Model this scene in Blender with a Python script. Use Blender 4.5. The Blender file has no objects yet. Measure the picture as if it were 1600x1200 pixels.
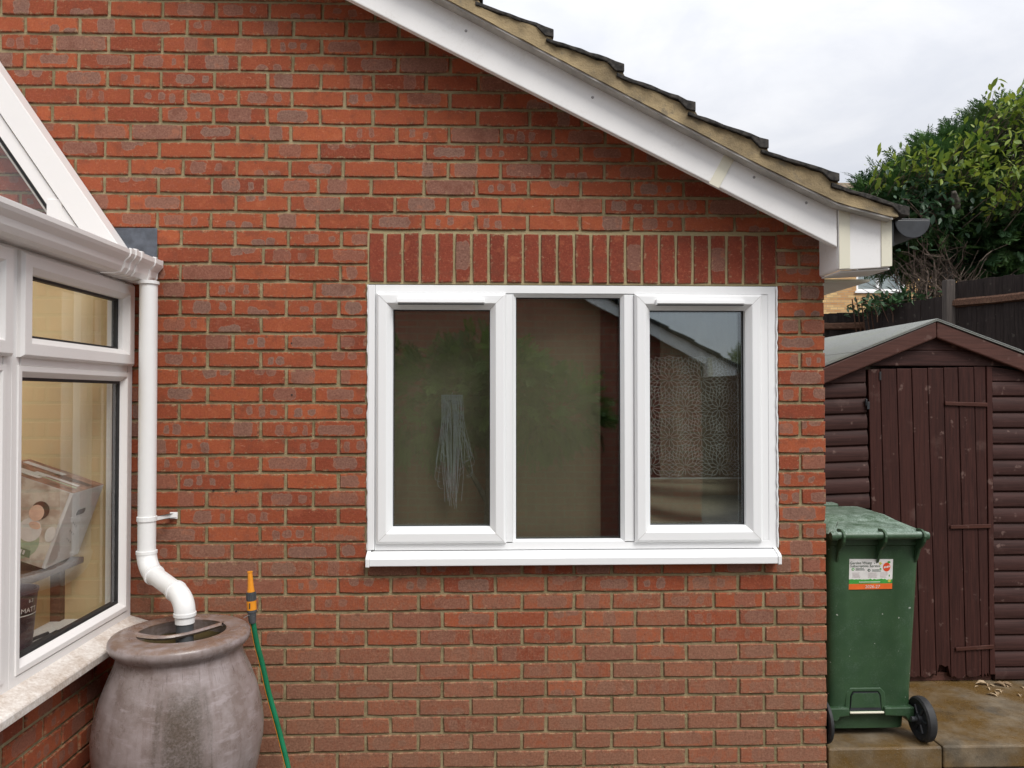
import bpy, math, random
import numpy as np
from mathutils import Vector, Matrix

rng = random.Random(7)
nrg = np.random.default_rng(11)
S = bpy.context.scene
COL = S.collection
R = math.radians

# ------------------------------------------------------------------ camera, sky, sun, exposure
cam = bpy.data.cameras.new('camera')
cam.lens = 27.0; cam.sensor_width = 36.0; cam.clip_start = 0.05; cam.clip_end = 400.0
cam_o = bpy.data.objects.new('camera', cam); COL.objects.link(cam_o)
cam_o.location = (0, -3.27, 1.615)
cam_o.rotation_euler = (R(90.9), 0, R(-1.9))
S.camera = cam_o
S.view_settings.view_transform = 'Standard'; S.view_settings.look = 'None'
S.view_settings.gamma = 1.0; S.view_settings.use_curve_mapping = False
S.view_settings.exposure = 0.80
S.cycles.max_bounces = 10; S.cycles.transparent_max_bounces = 24
S.cycles.diffuse_bounces = 5; S.cycles.glossy_bounces = 5
S.cycles.use_denoising = True

SUN_DIR = Vector((0.36, -0.56, 0.80)).normalized()      # towards the sun, veiled by cloud
world = bpy.data.worlds.new('World'); S.world = world; world.use_nodes = True

class NT:
    """small helper to write node trees"""
    def __init__(s, tree): s.t = tree; s.nd = tree.nodes; s.ln = tree.links
    def N(s, typ, ins=None, **props):
        n = s.nd.new(typ)
        for k, v in props.items(): setattr(n, k, v)
        for k, v in (ins or {}).items(): s.set(n.inputs[k], v)
        return n
    def set(s, sock, v):
        if isinstance(v, bpy.types.NodeSocket): s.ln.new(v, sock)
        elif isinstance(v, tuple) and sock.type == 'RGBA' and len(v) == 3: sock.default_value = (*v, 1)
        else: sock.default_value = v
    def math(s, op, a, b=None, c=None, clamp=False):
        n = s.nd.new('ShaderNodeMath'); n.operation = op; n.use_clamp = clamp
        for i, v in enumerate((a, b, c)):
            if v is not None: s.set(n.inputs[i], v)
        return n.outputs[0]
    def vmath(s, op, a, b=None, scale=None):
        n = s.nd.new('ShaderNodeVectorMath'); n.operation = op
        s.set(n.inputs[0], a)
        if b is not None: s.set(n.inputs[1], b)
        if scale is not None: s.set(n.inputs['Scale'], scale)
        return n.outputs['Value'] if op in ('LENGTH', 'DISTANCE', 'DOT_PRODUCT') else n.outputs[0]
    def mix(s, fac, a, b, blend='MIX'):
        n = s.nd.new('ShaderNodeMix'); n.data_type = 'RGBA'; n.blend_type = blend
        s.set(n.inputs[0], fac); s.set(n.inputs[6], a); s.set(n.inputs[7], b)
        return n.outputs[2]
    def noise(s, vec, scale, detail=4, rough=.55, dist=0):
        n = s.N('ShaderNodeTexNoise', {'Scale': scale, 'Detail': detail, 'Roughness': rough, 'Distortion': dist})
        if vec is not None: s.set(n.inputs['Vector'], vec)
        return n
    def ramp(s, fac, a, b, smooth=True):
        n = s.nd.new('ShaderNodeMapRange'); n.interpolation_type = 'SMOOTHSTEP' if smooth else 'LINEAR'
        s.set(n.inputs[0], fac); s.set(n.inputs[1], a); s.set(n.inputs[2], b)
        return n.outputs[0]
    def scale(s, vec, xyz):
        n = s.nd.new('ShaderNodeMapping'); s.set(n.inputs[0], vec); n.inputs['Scale'].default_value = xyz
        return n.outputs[0]

# overcast sky: NISHITA daylight behind an almost closed cloud sheet (brighter towards the zenith as overcast skies are)
w = NT(world.node_tree); w.nd.clear()
out = w.N('ShaderNodeOutputWorld')
sky = w.N('ShaderNodeTexSky', sky_type='NISHITA', sun_disc=False)
sky.sun_elevation = math.asin(SUN_DIR.z); sky.sun_rotation = math.atan2(SUN_DIR.x, SUN_DIR.y)
bg1 = w.N('ShaderNodeBackground', {'Color': sky.outputs[0], 'Strength': 0.10})
tc = w.N('ShaderNodeTexCoord').outputs['Generated']
sep = w.N('ShaderNodeSeparateXYZ', {0: tc})
zz = w.math('MAXIMUM', sep.outputs[2], 0.0)
grad = w.math('DIVIDE', w.math('MULTIPLY_ADD', zz, 2.0, 1.0), 3.0)
wv = w.scale(tc, (1, 1, 2.2))
n1 = w.noise(wv, 2.6, 7, .55, .6).outputs[0]
n2 = w.noise(wv, 6.5, 6, .6, .3).outputs[0]
nn = w.math('MULTIPLY_ADD', n1, .65, w.math('MULTIPLY', n2, .35))
cl = w.mix(w.ramp(nn, .36, .66), (.80, .82, .88), (1.0, 1.0, 1.02))
cl = w.mix(1.0, cl, w.N('ShaderNodeCombineColor', {0: grad, 1: grad, 2: grad}).outputs[0], 'MULTIPLY')
bg2 = w.N('ShaderNodeBackground', {'Color': cl, 'Strength': 1.06})
ms = w.N('ShaderNodeMixShader', {0: .93, 1: bg1.outputs[0], 2: bg2.outputs[0]})
w.ln.new(ms.outputs[0], out.inputs[0])

sun = bpy.data.lights.new('sun', 'SUN'); sun.energy = 1.5; sun.angle = R(26); sun.color = (1, .97, .93)
sun_o = bpy.data.objects.new('sun', sun); COL.objects.link(sun_o)
sun_o.rotation_euler = (-SUN_DIR).to_track_quat('-Z', 'Y').to_euler(); sun_o.location = (0, -8, 12)

# ------------------------------------------------------------------ mesh building
class MB:
    def __init__(s): s.v = []; s.f = []; s.attr = {}
    def add(s, vs, fs):
        b = len(s.v); s.v += [tuple(p) for p in vs]; s.f += [tuple(i + b for i in f) for f in fs]; return s
    def box(s, x0, x1, y0, y1, z0, z1):
        return s.add([(x0,y0,z0),(x1,y0,z0),(x1,y1,z0),(x0,y1,z0),(x0,y0,z1),(x1,y0,z1),(x1,y1,z1),(x0,y1,z1)],
                     [(0,3,2,1),(4,5,6,7),(0,1,5,4),(1,2,6,5),(2,3,7,6),(3,0,4,7)])
    def prism(s, poly, axis, a, b):
        """poly: 2-D points; axis 'y': (x,z), 'x': (y,z), 'z': (x,y)"""
        def P(p, t): return {'y': (p[0], t, p[1]), 'x': (t, p[0], p[1]), 'z': (p[0], p[1], t)}[axis]
        n = len(poly)
        vs = [P(p, a) for p in poly] + [P(p, b) for p in poly]
        fs = [tuple(range(n))[::-1], tuple(range(n, 2*n))] + [(i, (i+1) % n, n+(i+1) % n, n+i) for i in range(n)]
        return s.add(vs, fs)
    def tube(s, pts, r, seg=10, caps=True):
        pts = [Vector(p) for p in pts]; n = len(pts)
        rs = r if isinstance(r, (list, tuple)) else [r]*n
        base = len(s.v); ref = None
        for i, p in enumerate(pts):
            d = (pts[min(i+1, n-1)] - pts[max(i-1, 0)])
            d = d.normalized() if d.length > 1e-9 else Vector((0, 0, 1))
            if ref is None: ref = Vector((0, 0, 1)) if abs(d.z) < .9 else Vector((1, 0, 0))
            u = (ref - d*ref.dot(d)).normalized(); ref = u; v = d.cross(u)
            for k in range(seg):
                a = 2*math.pi*k/seg
                s.v.append(tuple(p + (u*math.cos(a) + v*math.sin(a))*rs[i]))
        for i in range(n-1):
            for k in range(seg):
                a = base+i*seg+k; b = base+i*seg+(k+1) % seg
                s.f.append((a, b, b+seg, a+seg))
        if caps:
            s.f.append(tuple(base+k for k in range(seg))[::-1]); s.f.append(tuple(base+(n-1)*seg+k for k in range(seg)))
        return s
    def lathe(s, prof, c=(0, 0, 0), seg=32, axis='z', close=False):
        base = len(s.v)
        for r, h in prof:
            for k in range(seg):
                a = 2*math.pi*k/seg; x, y = r*math.cos(a), r*math.sin(a)
                p = {'z': (x, y, h), 'x': (h, x, y), 'y': (y, h, x)}[axis]
                s.v.append((p[0]+c[0], p[1]+c[1], p[2]+c[2]))
        n = len(prof)
        for i in range(n-1):
            for k in range(seg):
                a = base+i*seg+k; b = base+i*seg+(k+1) % seg
                s.f.append((a, b, b+seg, a+seg))
        if close:
            s.f.append(tuple(base+k for k in range(seg))[::-1]); s.f.append(tuple(base+(n-1)*seg+k for k in range(seg)))
        return s
    def mitre(s, x0, x1, z0, z1, prof, M=None, sides=4):
        """picture-frame sweep: prof = [(inset, y)], mitred at the four corners, each side with its own edges"""
        for side in range(4):
            base = len(s.v)
            for d, y in prof:
                a = [(x0+d, z0+d), (x1-d, z0+d), (x1-d, z1-d), (x0+d, z1-d)]
                p, q = a[side], a[(side+1) % 4]
                for t in (p, q):
                    v = Vector((t[0], y, t[1])); s.v.append(tuple(M @ v) if M else tuple(v))
            for i in range(len(prof)-1):
                s.f.append((base+2*i, base+2*i+1, base+2*i+3, base+2*i+2))
        return s
    def quad(s, a, b, c, d): return s.add([a, b, c, d], [(0, 1, 2, 3)])
    def xform(s, M): s.v = [tuple(M @ Vector(p)) for p in s.v]; return s

ORG = {}
def org(o): return ORG.get(o.name, Vector((0, 0, 0))) if o is not None else Vector((0, 0, 0))
def props(o, label=None, cat=None, group=None, kind=None):
    if label: o['label'] = label
    if cat: o['category'] = cat
    if group: o['group'] = group
    if kind: o['kind'] = kind
    return o
def link(o, parent, w0):
    COL.objects.link(o); o.location = w0 - org(parent)
    if parent is not None: o.parent = parent
    ORG[o.name] = w0
    return o
def thing(name, loc, label, cat, group=None, kind=None):
    o = bpy.data.objects.new(name, None); o.empty_display_size = .1
    link(o, None, Vector(loc)); return props(o, label, cat, group, kind)
def build(name, mb, mat, parent=None, at=None, smooth=False, bevel=0, seg=2, label=None, kind=None):
    """link the collected geometry (world coordinates) as ONE mesh object"""
    w0 = Vector(at) if at is not None else org(parent).copy()
    me = bpy.data.meshes.new(name)
    me.from_pydata([(p[0]-w0.x, p[1]-w0.y, p[2]-w0.z) for p in mb.v], [], mb.f); me.update()
    if mat: me.materials.append(mat)
    if smooth:
        me.polygons.foreach_set('use_smooth', [True]*len(me.polygons))
        try: me.set_sharp_from_angle(angle=R(40))
        except Exception: pass
    o = link(bpy.data.objects.new(name, me), parent, w0)
    if bevel:
        m = o.modifiers.new('edge', 'BEVEL'); m.width = bevel; m.segments = seg; m.limit_method = 'ANGLE'; m.angle_limit = R(35)
        m.harden_normals = False
    return props(o, label, None, None, kind)

# ------------------------------------------------------------------ materials
def mat(name):
    m = bpy.data.materials.new(name); m.use_nodes = True
    t = NT(m.node_tree); b = t.nd['Principled BSDF']
    return m, t, b
def pos(t): return t.N('ShaderNodeNewGeometry').outputs['Position']
def oco(t): return t.N('ShaderNodeTexCoord').outputs['Object']
def orand(t): return t.N('ShaderNodeObjectInfo').outputs['Random']
def bump(t, b, h, strength=.3, dist=.002):
    n = t.N('ShaderNodeBump', {'Strength': strength, 'Distance': dist, 'Height': h}); t.ln.new(n.outputs[0], b.inputs['Normal'])
def plain(name, col, rough=.5, noise_amt=.12, nscale=30, bumpamt=.1, metal=0, spec=.5):
    m, t, b = mat(name); p = pos(t)
    n = t.noise(p, nscale, 5).outputs[0]
    dark = tuple(c*(1-noise_amt*2) for c in col); lite = tuple(min(1, c*(1+noise_amt)) for c in col)
    t.set(b.inputs['Base Color'], t.mix(t.ramp(n, .3, .7), dark, lite))
    b.inputs['Roughness'].default_value = rough; b.inputs['Metallic'].default_value = metal
    b.inputs['Specular IOR Level'].default_value = spec
    if bumpamt: bump(t, b, t.noise(p, nscale*6, 4).outputs[0], bumpamt, .002)
    return m

def brick_material(name='brick_face', lo=(.205, .046, .021), hi=(.375, .096, .037)):
    m, t, b = mat(name)
    loc = t.N('ShaderNodeAttribute', attribute_name='loc').outputs['Vector']
    tone = t.N('ShaderNodeSeparateColor', {0: t.N('ShaderNodeAttribute', attribute_name='tone').outputs['Color']})
    seedn = t.N('ShaderNodeAttribute', attribute_name='seed').outputs['Fac']
    sv = t.N('ShaderNodeCombineXYZ', {0: t.math('MULTIPLY', seedn, 17.3), 1: t.math('MULTIPLY', seedn, 9.1), 2: 0.0}).outputs[0]
    lp = t.vmath('ADD', loc, sv)
    dn = t.noise(lp, 45, 3, .5).outputs['Color']
    off = t.vmath('SCALE', t.vmath('SUBTRACT', dn, (.5, .5, .5)), scale=.021)
    q = t.vmath('MULTIPLY', t.vmath('ADD', loc, off), (1, 1, 0))
    D = None
    for k in ('ba', 'bb', 'bc'):
        a = t.N('ShaderNodeAttribute', attribute_name=k)
        s3 = t.N('ShaderNodeSeparateColor', {0: a.outputs['Color']})
        c = t.N('ShaderNodeCombineXYZ', {0: s3.outputs[0], 1: s3.outputs[1]}).outputs[0]
        h = t.N('ShaderNodeCombineXYZ', {0: s3.outputs[2], 1: a.outputs['Alpha']}).outputs[0]
        rr = t.math('MULTIPLY', t.math('MINIMUM', s3.outputs[2], a.outputs['Alpha']), .70)
        rv = t.N('ShaderNodeCombineXYZ', {0: rr, 1: rr}).outputs[0]
        d = t.vmath('ADD', t.vmath('SUBTRACT', t.vmath('ABSOLUTE', t.vmath('SUBTRACT', q, c)), h), rv)
        d = t.math('SUBTRACT', t.vmath('LENGTH', t.vmath('MAXIMUM', d, (0, 0, 0))), rr)
        D = d if D is None else t.math('SMOOTH_MIN', D, d, .006)
    mask = t.ramp(D, .0018, -.0018)
    rim = t.math('MULTIPLY', t.ramp(D, -.0048, -.0008), mask)
    fine = t.noise(lp, 300, 5, .75).outputs[0]
    mid = t.noise(lp, 42, 6, .68).outputs[0]
    grit = t.noise(lp, 120, 5, .75).outputs[0]
    drag = t.noise(t.scale(lp, (1, .09, 1)), 330, 4, .65).outputs[0]
    red = t.mix(tone.outputs[0], lo, hi)
    red = t.mix(t.math('MULTIPLY', t.ramp(mid, .35, .75), .45), red, (.30, .062, .036))
    red = t.mix(t.math('MULTIPLY', t.ramp(fine, .5, .8), .35), red, (.56, .17, .085))
    red = t.mix(t.math('MULTIPLY', t.ramp(grit, .50, .72), .45), red, (.46, .165, .085))
    red = t.mix(t.math('MULTIPLY', t.ramp(grit, .46, .28), .55), red, (.140, .036, .022))
    grey = t.mix(t.ramp(grit, .3, .7), (.155, .080, .058), (.270, .152, .113))
    c = t.mix(t.math('MULTIPLY', mask, tone.outputs[2]), red, grey)
    c = t.mix(t.math('MULTIPLY', t.math('MULTIPLY', rim, .26), tone.outputs[2]), c, (.40, .26, .20))
    burn = t.noise(t.vmath('ADD', loc, t.vmath('SCALE', sv, scale=2.3)), 13, 4, .6).outputs[0]
    c = t.mix(t.math('MULTIPLY', t.ramp(burn, .52, .70), .45), c, (.150, .050, .030))
    c = t.mix(t.math('MULTIPLY', t.ramp(burn, .44, .28), .30), c, (.50, .165, .075))
    # weathering: pinkish grey dragged film, pale lime scuffs
    wz = t.math('MULTIPLY_ADD', t.math('SUBTRACT', drag, .5), .9, t.math('MULTIPLY', t.math('SUBTRACT', mid, .45), 1.0))
    wf = t.ramp(t.math('ADD', wz, tone.outputs[1]), .22, .95)
    c = t.mix(t.math('MULTIPLY', wf, .80), c, t.mix(t.ramp(grit, .3, .7), (.185, .086, .052), (.320, .172, .110)))
    sc = t.noise(t.scale(lp, (1, 2.2, 1)), 26, 6, .68).outputs[0]
    c = t.mix(t.math('MULTIPLY', t.ramp(sc, .60, .74), .55), c, (.56, .29, .19))
    # worn, lime-smeared arrises
    dm = t.N('ShaderNodeSeparateXYZ', {0: t.N('ShaderNodeAttribute', attribute_name='dim').outputs['Vector']})
    lq = t.N('ShaderNodeSeparateXYZ', {0: t.vmath('ABSOLUTE', loc)})
    ed = t.math('MINIMUM', t.math('SUBTRACT', dm.outputs[0], lq.outputs[0]), t.math('SUBTRACT', dm.outputs[1], lq.outputs[1]))
    ed = t.math('ADD', ed, t.math('MULTIPLY', t.math('SUBTRACT', t.noise(lp, 50, 6, .78).outputs[0], .5), .095))
    em = t.ramp(ed, .0065, -.002)
    c = t.mix(t.math('MULTIPLY', em, .70), c, t.mix(t.ramp(mid, .40, .56), (.36, .245, .14), (.135, .060, .036)))
    vo = t.N('ShaderNodeTexVoronoi', {'Vector': pos(t), 'Scale': 2.9}, voronoi_dimensions='3D').outputs['Distance']
    c = t.mix(t.ramp(vo, .026, .018), c, (.62, .56, .46))
    pit = t.ramp(t.noise(lp, 130, 2, .5).outputs[0], .30, .22)
    c = t.mix(t.math('MULTIPLY', pit, .55), c, (.12, .03, .018))
    t.set(b.inputs['Base Color'], c)
    b.inputs['Roughness'].default_value = .88; b.inputs['Specular IOR Level'].default_value = .25
    h = t.math('ADD', t.math('MULTIPLY', fine, .6), t.math('MULTIPLY_ADD', drag, .5, t.math('MULTIPLY', mid, 1.2)))
    h = t.math('SUBTRACT', h, t.math('MULTIPLY', pit, .8))
    bump(t, b, h, .62, .0028)
    return m
M_BRICK = brick_material()
M_SOLDIER = brick_material('soldier_brick_face', (.150, .030, .017), (.215, .044, .023))

def mortar_material():
    m, t, b = mat('mortar'); p = pos(t)
    n = t.noise(p, 14, 6, .6).outputs[0]; f = t.noise(p, 300, 4, .7).outputs[0]
    big = t.noise(p, 1.3, 4).outputs[0]
    c = t.mix(t.ramp(n, .3, .7), (.220, .175, .092), (.395, .325, .190))
    c = t.mix(t.math('MULTIPLY', t.ramp(big, .42, .7), .45), c, (.20, .165, .085))
    c = t.mix(t.math('MULTIPLY', t.ramp(f, .55, .75), .4), c, (.50, .43, .28))
    # fresher yellow pointing round the replaced window
    s = t.N('ShaderNodeSeparateXYZ', {0: p})
    dx = t.math('SUBTRACT', t.math('ABSOLUTE', t.math('SUBTRACT', s.outputs[0], .375)), .93)
    dz = t.math('SUBTRACT', t.math('ABSOLUTE', t.math('SUBTRACT', s.outputs[2], 2.2)), .12)
    d = t.math('ADD', t.math('MAXIMUM', dx, dz), t.math('MULTIPLY', t.math('SUBTRACT', n, .5), .12))
    c = t.mix(t.math('MULTIPLY', t.ramp(d, .02, -.02), .6), c, (.50, .42, .235))
    t.set(b.inputs['Base Color'], c); b.inputs['Roughness'].default_value = .95
    b.inputs['Specular IOR Level'].default_value = .2
    bump(t, b, t.math('ADD', f, t.math('MULTIPLY', t.noise(p, 70, 4).outputs[0], 1.6)), .8, .004)
    return m
M_MORTAR = mortar_material()

def upvc(name, col, dirt, dirtcol=(.42, .36, .27), amount=.35, rough=.28):
    m, t, b = mat(name); p = pos(t)
    n = t.noise(p, 9, 6, .65).outputs[0]; f = t.noise(p, 90, 5, .7).outputs[0]
    d = t.math('MULTIPLY', t.ramp(t.math('MULTIPLY_ADD', f, .5, t.math('MULTIPLY', n, .6)), .75-dirt, 1.0-dirt*.4), amount)
    t.set(b.inputs['Base Color'], t.mix(d, col, dirtcol))
    t.set(b.inputs['Roughness'], t.math('MULTIPLY_ADD', n, .25, rough))
    bump(t, b, n, .03, .01)
    return m
M_UPVC = upvc('white_upvc_clean', (.84, .85, .85), .08, amount=.22)
M_UPVC_OLD = upvc('white_upvc_weathered', (.81, .80, .785), .20, amount=.45)
M_UPVC_CONS = upvc('white_upvc_conservatory', (.80, .78, .765), .14, amount=.35)
M_CREAM = upvc('cream_upvc_trim', (.71, .68, .55), .16, amount=.40)
M_SILL_DIRTY = upvc('sill_with_grit', (.80, .77, .73), .44, (.30, .19, .11), .85, .5)
M_PIPE = upvc('white_pipe', (.81, .81, .80), .10, amount=.25)
M_GASKET = plain('black_gasket', (.018, .018, .019), .6, bumpamt=0)
M_ALU = plain('grey_undercloak', (.44, .42, .39), .6, .12, 12)
M_BLACK = plain('black_plastic', (.026, .029, .034), .45, .15, 20)
M_RUBBER = plain('black_rubber', (.020, .020, .021), .65, .2, 40)
M_LEAD = plain('lead_flashing', (.085, .095, .115), .55, .25, 14)
M_SCREW = plain('steel_screw', (.30, .29, .28), .4, .1, 60, metal=.6)

def glass(name, ior, tint, through):
    m, t, b = mat(name); t.nd.remove(b)
    o = [n for n in t.nd if n.type == 'OUTPUT_MATERIAL'][0]
    g = t.N('ShaderNodeNewGeometry')
    i2 = t.math('ADD', t.math('MULTIPLY', g.outputs['Backfacing'], 1.0/ior - ior), ior)
    fr = t.N('ShaderNodeFresnel', {'IOR': i2}).outputs[0]
    wav = t.noise(g.outputs['Position'], 2.2, 2).outputs[0]
    bp = t.N('ShaderNodeBump', {'Strength': .025, 'Distance': .02, 'Height': wav}).outputs[0]
    gl = t.N('ShaderNodeBsdfGlossy', {'Color': tint, 'Roughness': 0.0, 'Normal': bp})
    tr = t.N('ShaderNodeBsdfTransparent', {'Color': through})
    mx = t.N('ShaderNodeMixShader', {0: fr, 1: tr.outputs[0], 2: gl.outputs[0]})
    t.ln.new(mx.outputs[0], o.inputs[0]); return m
M_GLASS = glass('window_glass', 2.55, (.84, .93, 1.0), (.90, .92, .89))
M_GLASS2 = glass('conservatory_glass', 1.58, (.95, .97, 1.0), (.96, .96, .94))

def verge_mortar():
    m, t, b = mat('verge_mortar'); p = pos(t)
    n = t.noise(p, 7, 7, .65).outputs[0]; f = t.noise(p, 120, 5, .7).outputs[0]
    c = t.mix(t.ramp(n, .3, .72), (.165, .125, .070), (.350, .265, .145))
    c = t.mix(t.math('MULTIPLY', t.ramp(t.noise(p, 18, 6, .7).outputs[0], .54, .70), .65), c, (.12, .105, .08))
    t.set(b.inputs['Base Color'], c); b.inputs['Roughness'].default_value = .95
    bump(t, b, t.math('ADD', f, t.math('MULTIPLY', n, 2.0)), .7, .006); return m
M_VERGE = verge_mortar()
M_TILE = plain('dark_roof_tile', (.040, .035, .030), .9, .45, 45, 1.0)

def wood(name, dark, lite, knots=True, axis='z', rough=.6, wear=(.20, .13, .11), wearamt=.25):
    m, t, b = mat(name); p = oco(t)
    v = t.N('ShaderNodeCombineXYZ', {0: t.math('MULTIPLY', orand(t), 31.0), 1: 0.0, 2: t.math('MULTIPLY', orand(t), 17.0)}).outputs[0]
    q = t.vmath('ADD', p, v)
    st = {'z': (1, 1, .05), 'x': (.05, 1, 1), 'y': (1, .05, 1)}[axis]
    g = t.noise(t.scale(q, st), 85, 6, .65, .4).outputs[0]
    n = t.noise(q, 5, 5, .6).outputs[0]
    c = t.mix(t.ramp(g, .3, .72), dark, lite)
    c = t.mix(t.math('MULTIPLY', t.math('SUBTRACT', orand(t), .5), .5, clamp=True), c, tuple(x*1.45 for x in lite))
    c = t.mix(t.math('MULTIPLY', t.ramp(n, .58, .78), wearamt), c, wear)
    c = t.mix(t.math('MULTIPLY', t.ramp(t.noise(q, 16, 3).outputs[0], .64, .72), wearamt*1.4), c, wear)
    t.set(b.inputs['Base Color'], c)
    b.inputs['Roughness'].default_value = rough; b.inputs['Specular IOR Level'].default_value = .18
    bump(t, b, t.math('ADD', g, t.math('MULTIPLY', n, .6)), .45, .0025); return m
M_SHED_H = wood('brown_stained_log_lap', (.030, .0135, .0115), (.058, .025, .021), axis='x', rough=.62, wearamt=.38)
M_SHED_V = wood('brown_stained_plank', (.030, .0110, .0088), (.058, .021, .0165), axis='z', rough=.65, wearamt=.38)
M_SHED_B = wood('brown_stained_barge', (.050, .023, .018), (.092, .040, .031), axis='x', rough=.5)
M_HINGE = wood('red_brown_batten', (.040, .015, .011), (.080, .030, .021), axis='x', rough=.6)
M_FENCE = wood('dark_fence_wood', (.016, .012, .0112), (.036, .027, .0245), axis='z', rough=.75, wear=(.08, .07, .06), wearamt=.4)
M_RAIL = wood('split_fence_rail', (.05, .028, .02), (.16, .085, .055), axis='x', rough=.8, wear=(.3, .19, .12), wearamt=.6)
M_POST = wood('grey_fence_post', (.055, .046, .042), (.105, .09, .08), axis='z', rough=.85)

def felt():
    m, t, b = mat('grey_roof_felt'); p = pos(t)
    n = t.noise(p, 700, 3, .8).outputs[0]; g = t.noise(p, 6, 5).outputs[0]
    c = t.mix(t.ramp(n, .35, .65), (.10, .11, .10), (.34, .35, .33))
    c = t.mix(t.math('MULTIPLY', t.ramp(g, .5, .7), .35), c, (.22, .24, .17))
    t.set(b.inputs['Base Color'], c); b.inputs['Roughness'].default_value = .95
    bump(t, b, n, .8, .002); return m
M_FELT = felt()

def bin_green(name, dust):
    m, t, b = mat(name); p = pos(t)
    n = t.noise(p, 4, 5, .6).outputs[0]; f = t.noise(p, 160, 5, .75).outputs[0]; s = t.noise(p, 20, 4).outputs[0]
    c = t.mix(t.ramp(n, .3, .7), (.024, .060, .026), (.037, .083, .035))
    k = t.ramp(t.math('MULTIPLY_ADD', f, .7, t.math('MULTIPLY', s, .4)), .60-.22*dust, .78)
    nz = t.N('ShaderNodeSeparateXYZ', {0: t.N('ShaderNodeNewGeometry').outputs['Normal']}).outputs[2]
    up = t.math('MULTIPLY', t.ramp(nz, .3, .9), dust)                     # dust settles on what faces up
    c = t.mix(t.math('MULTIPLY', t.math('MULTIPLY_ADD', up, .85, .10), k), c, (.34, .43, .37))
    sp = t.ramp(t.noise(p, 70, 1, .3).outputs[0], .795, .82)
    c = t.mix(t.math('MULTIPLY', sp, .7), c, (.45, .47, .42))
    t.set(b.inputs['Base Color'], c); t.set(b.inputs['Roughness'], t.math('MULTIPLY_ADD', s, .25, .32))
    bump(t, b, t.math('ADD', n, t.math('MULTIPLY', f, .1)), .12, .006); return m
M_BIN = bin_green('green_bin_plastic', .25); M_LID = bin_green('green_lid_plastic', 1.0)

def concrete():
    m, t, b = mat('wet_concrete'); p = pos(t)
    n = t.noise(p, 2.4, 7, .6).outputs[0]; f = t.noise(p, 170, 5, .75).outputs[0]; s = t.noise(p, 9, 6, .65).outputs[0]
    c = t.mix(t.ramp(s, .3, .7), (.105, .080, .050), (.20, .158, .105))
    c = t.mix(t.math('MULTIPLY', t.ramp(n, .36, .58), .82), c, (.140, .075, .014))
    c = t.mix(t.math('MULTIPLY', t.ramp(t.noise(p, 4.2, 5).outputs[0], .56, .7), .6), c, (.048, .041, .030))
    c = t.mix(t.math('MULTIPLY', t.ramp(f, .54, .70), .5), c, (.30, .26, .19))
    c = t.mix(t.math('MULTIPLY', t.ramp(t.noise(p, 60, 5, .75).outputs[0], .46, .30), .6), c, (.055, .042, .026))
    t.set(b.inputs['Base Color'], c); t.set(b.inputs['Roughness'], t.ramp(n, .65, .3))
    bump(t, b, t.math('ADD', f, t.math('MULTIPLY', s, 2)), .5, .004); return m
M_CONC = concrete()
M_SOIL = plain('dark_patio_ground', (.085, .072, .055), .8, .35, 9, .6)

def pot_mat():
    m, t, b = mat('weathered_pot_glaze'); p = oco(t)
    s = t.N('ShaderNodeSeparateXYZ', {0: p}); x, y, z = s.outputs
    ang = t.math('ARCTAN2', y, x)
    st = t.N('ShaderNodeCombineXYZ', {0: t.math('MULTIPLY', ang, 1.0), 1: t.math('MULTIPLY', z, .25), 2: 0.0}).outputs[0]
    run = t.noise(st, 9, 6, .65).outputs[0]; fr = t.noise(st, 60, 5, .7).outputs[0]
    n = t.noise(p, 10, 6, .65).outputs[0]; f = t.noise(p, 130, 5, .7).outputs[0]
    c = t.mix(t.ramp(n, .3, .7), (.195, .152, .136), (.325, .274, .268))
    c = t.mix(t.math('MULTIPLY', t.ramp(run, .47, .66), .38), c, (.165, .118, .104))
    hb_ = t.noise(t.scale(p, (.25, .25, 1)), 45, 5, .7).outputs[0]
    c = t.mix(t.math('MULTIPLY', t.ramp(hb_, .50, .68), .45), c, (.42, .36, .37))
    # broad dark overflow stain down the front
    d = t.math('ABSOLUTE', t.math('ADD', ang, 1.17)); edge = t.math('MULTIPLY', t.math('SUBTRACT', run, .5), .7)
    band = t.math('MULTIPLY', t.ramp(t.math('ADD', d, edge), .42, .14), t.ramp(t.math('ADD', z, t.math('MULTIPLY', n, .1)), .70, .58))
    c = t.mix(t.math('MULTIPLY', band, t.math('MULTIPLY_ADD', t.ramp(f, .35, .65), .45, .40)), c, (.060, .046, .030))
    drip = t.math('MULTIPLY', t.ramp(fr, .56, .7), t.ramp(t.math('ABSOLUTE', t.math('SUBTRACT', z, .66)), .10, .02))
    c = t.mix(t.math('MULTIPLY', drip, .9), c, (.045, .03, .024))
    c = t.mix(t.math('MULTIPLY', t.ramp(f, .58, .75), .35), c, (.43, .37, .37))
    top = t.ramp(t.math('ADD', z, t.math('MULTIPLY', n, .012)), .733, .741)
    c = t.mix(t.math('MULTIPLY', top, t.ramp(t.noise(p, 22, 5, .7).outputs[0], .32, .62)), c, (.205, .135, .10))
    t.set(b.inputs['Base Color'], c); t.set(b.inputs['Roughness'], t.math('MULTIPLY_ADD', n, .35, .12))
    bump(t, b, t.math('ADD', f, t.math('MULTIPLY', n, 1.5)), .2, .003); return m
M_POT = pot_mat()
M_WATER = plain('dark_water', (.075, .055, .014), .05, .2, 5, 0)
M_HOSE = plain('green_hose', (.010, .19, .085), .38, .1, 12, .05)
M_ORANGE = plain('orange_plastic', (.78, .29, .018), .38, .06, 20, .05)
M_GREYP = plain('grey_plastic', (.07, .075, .08), .5, .1, 20, .05)
M_COPPER = plain('copper', (.45, .16, .07), .4, .2, 30, .1, metal=.7)

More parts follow.
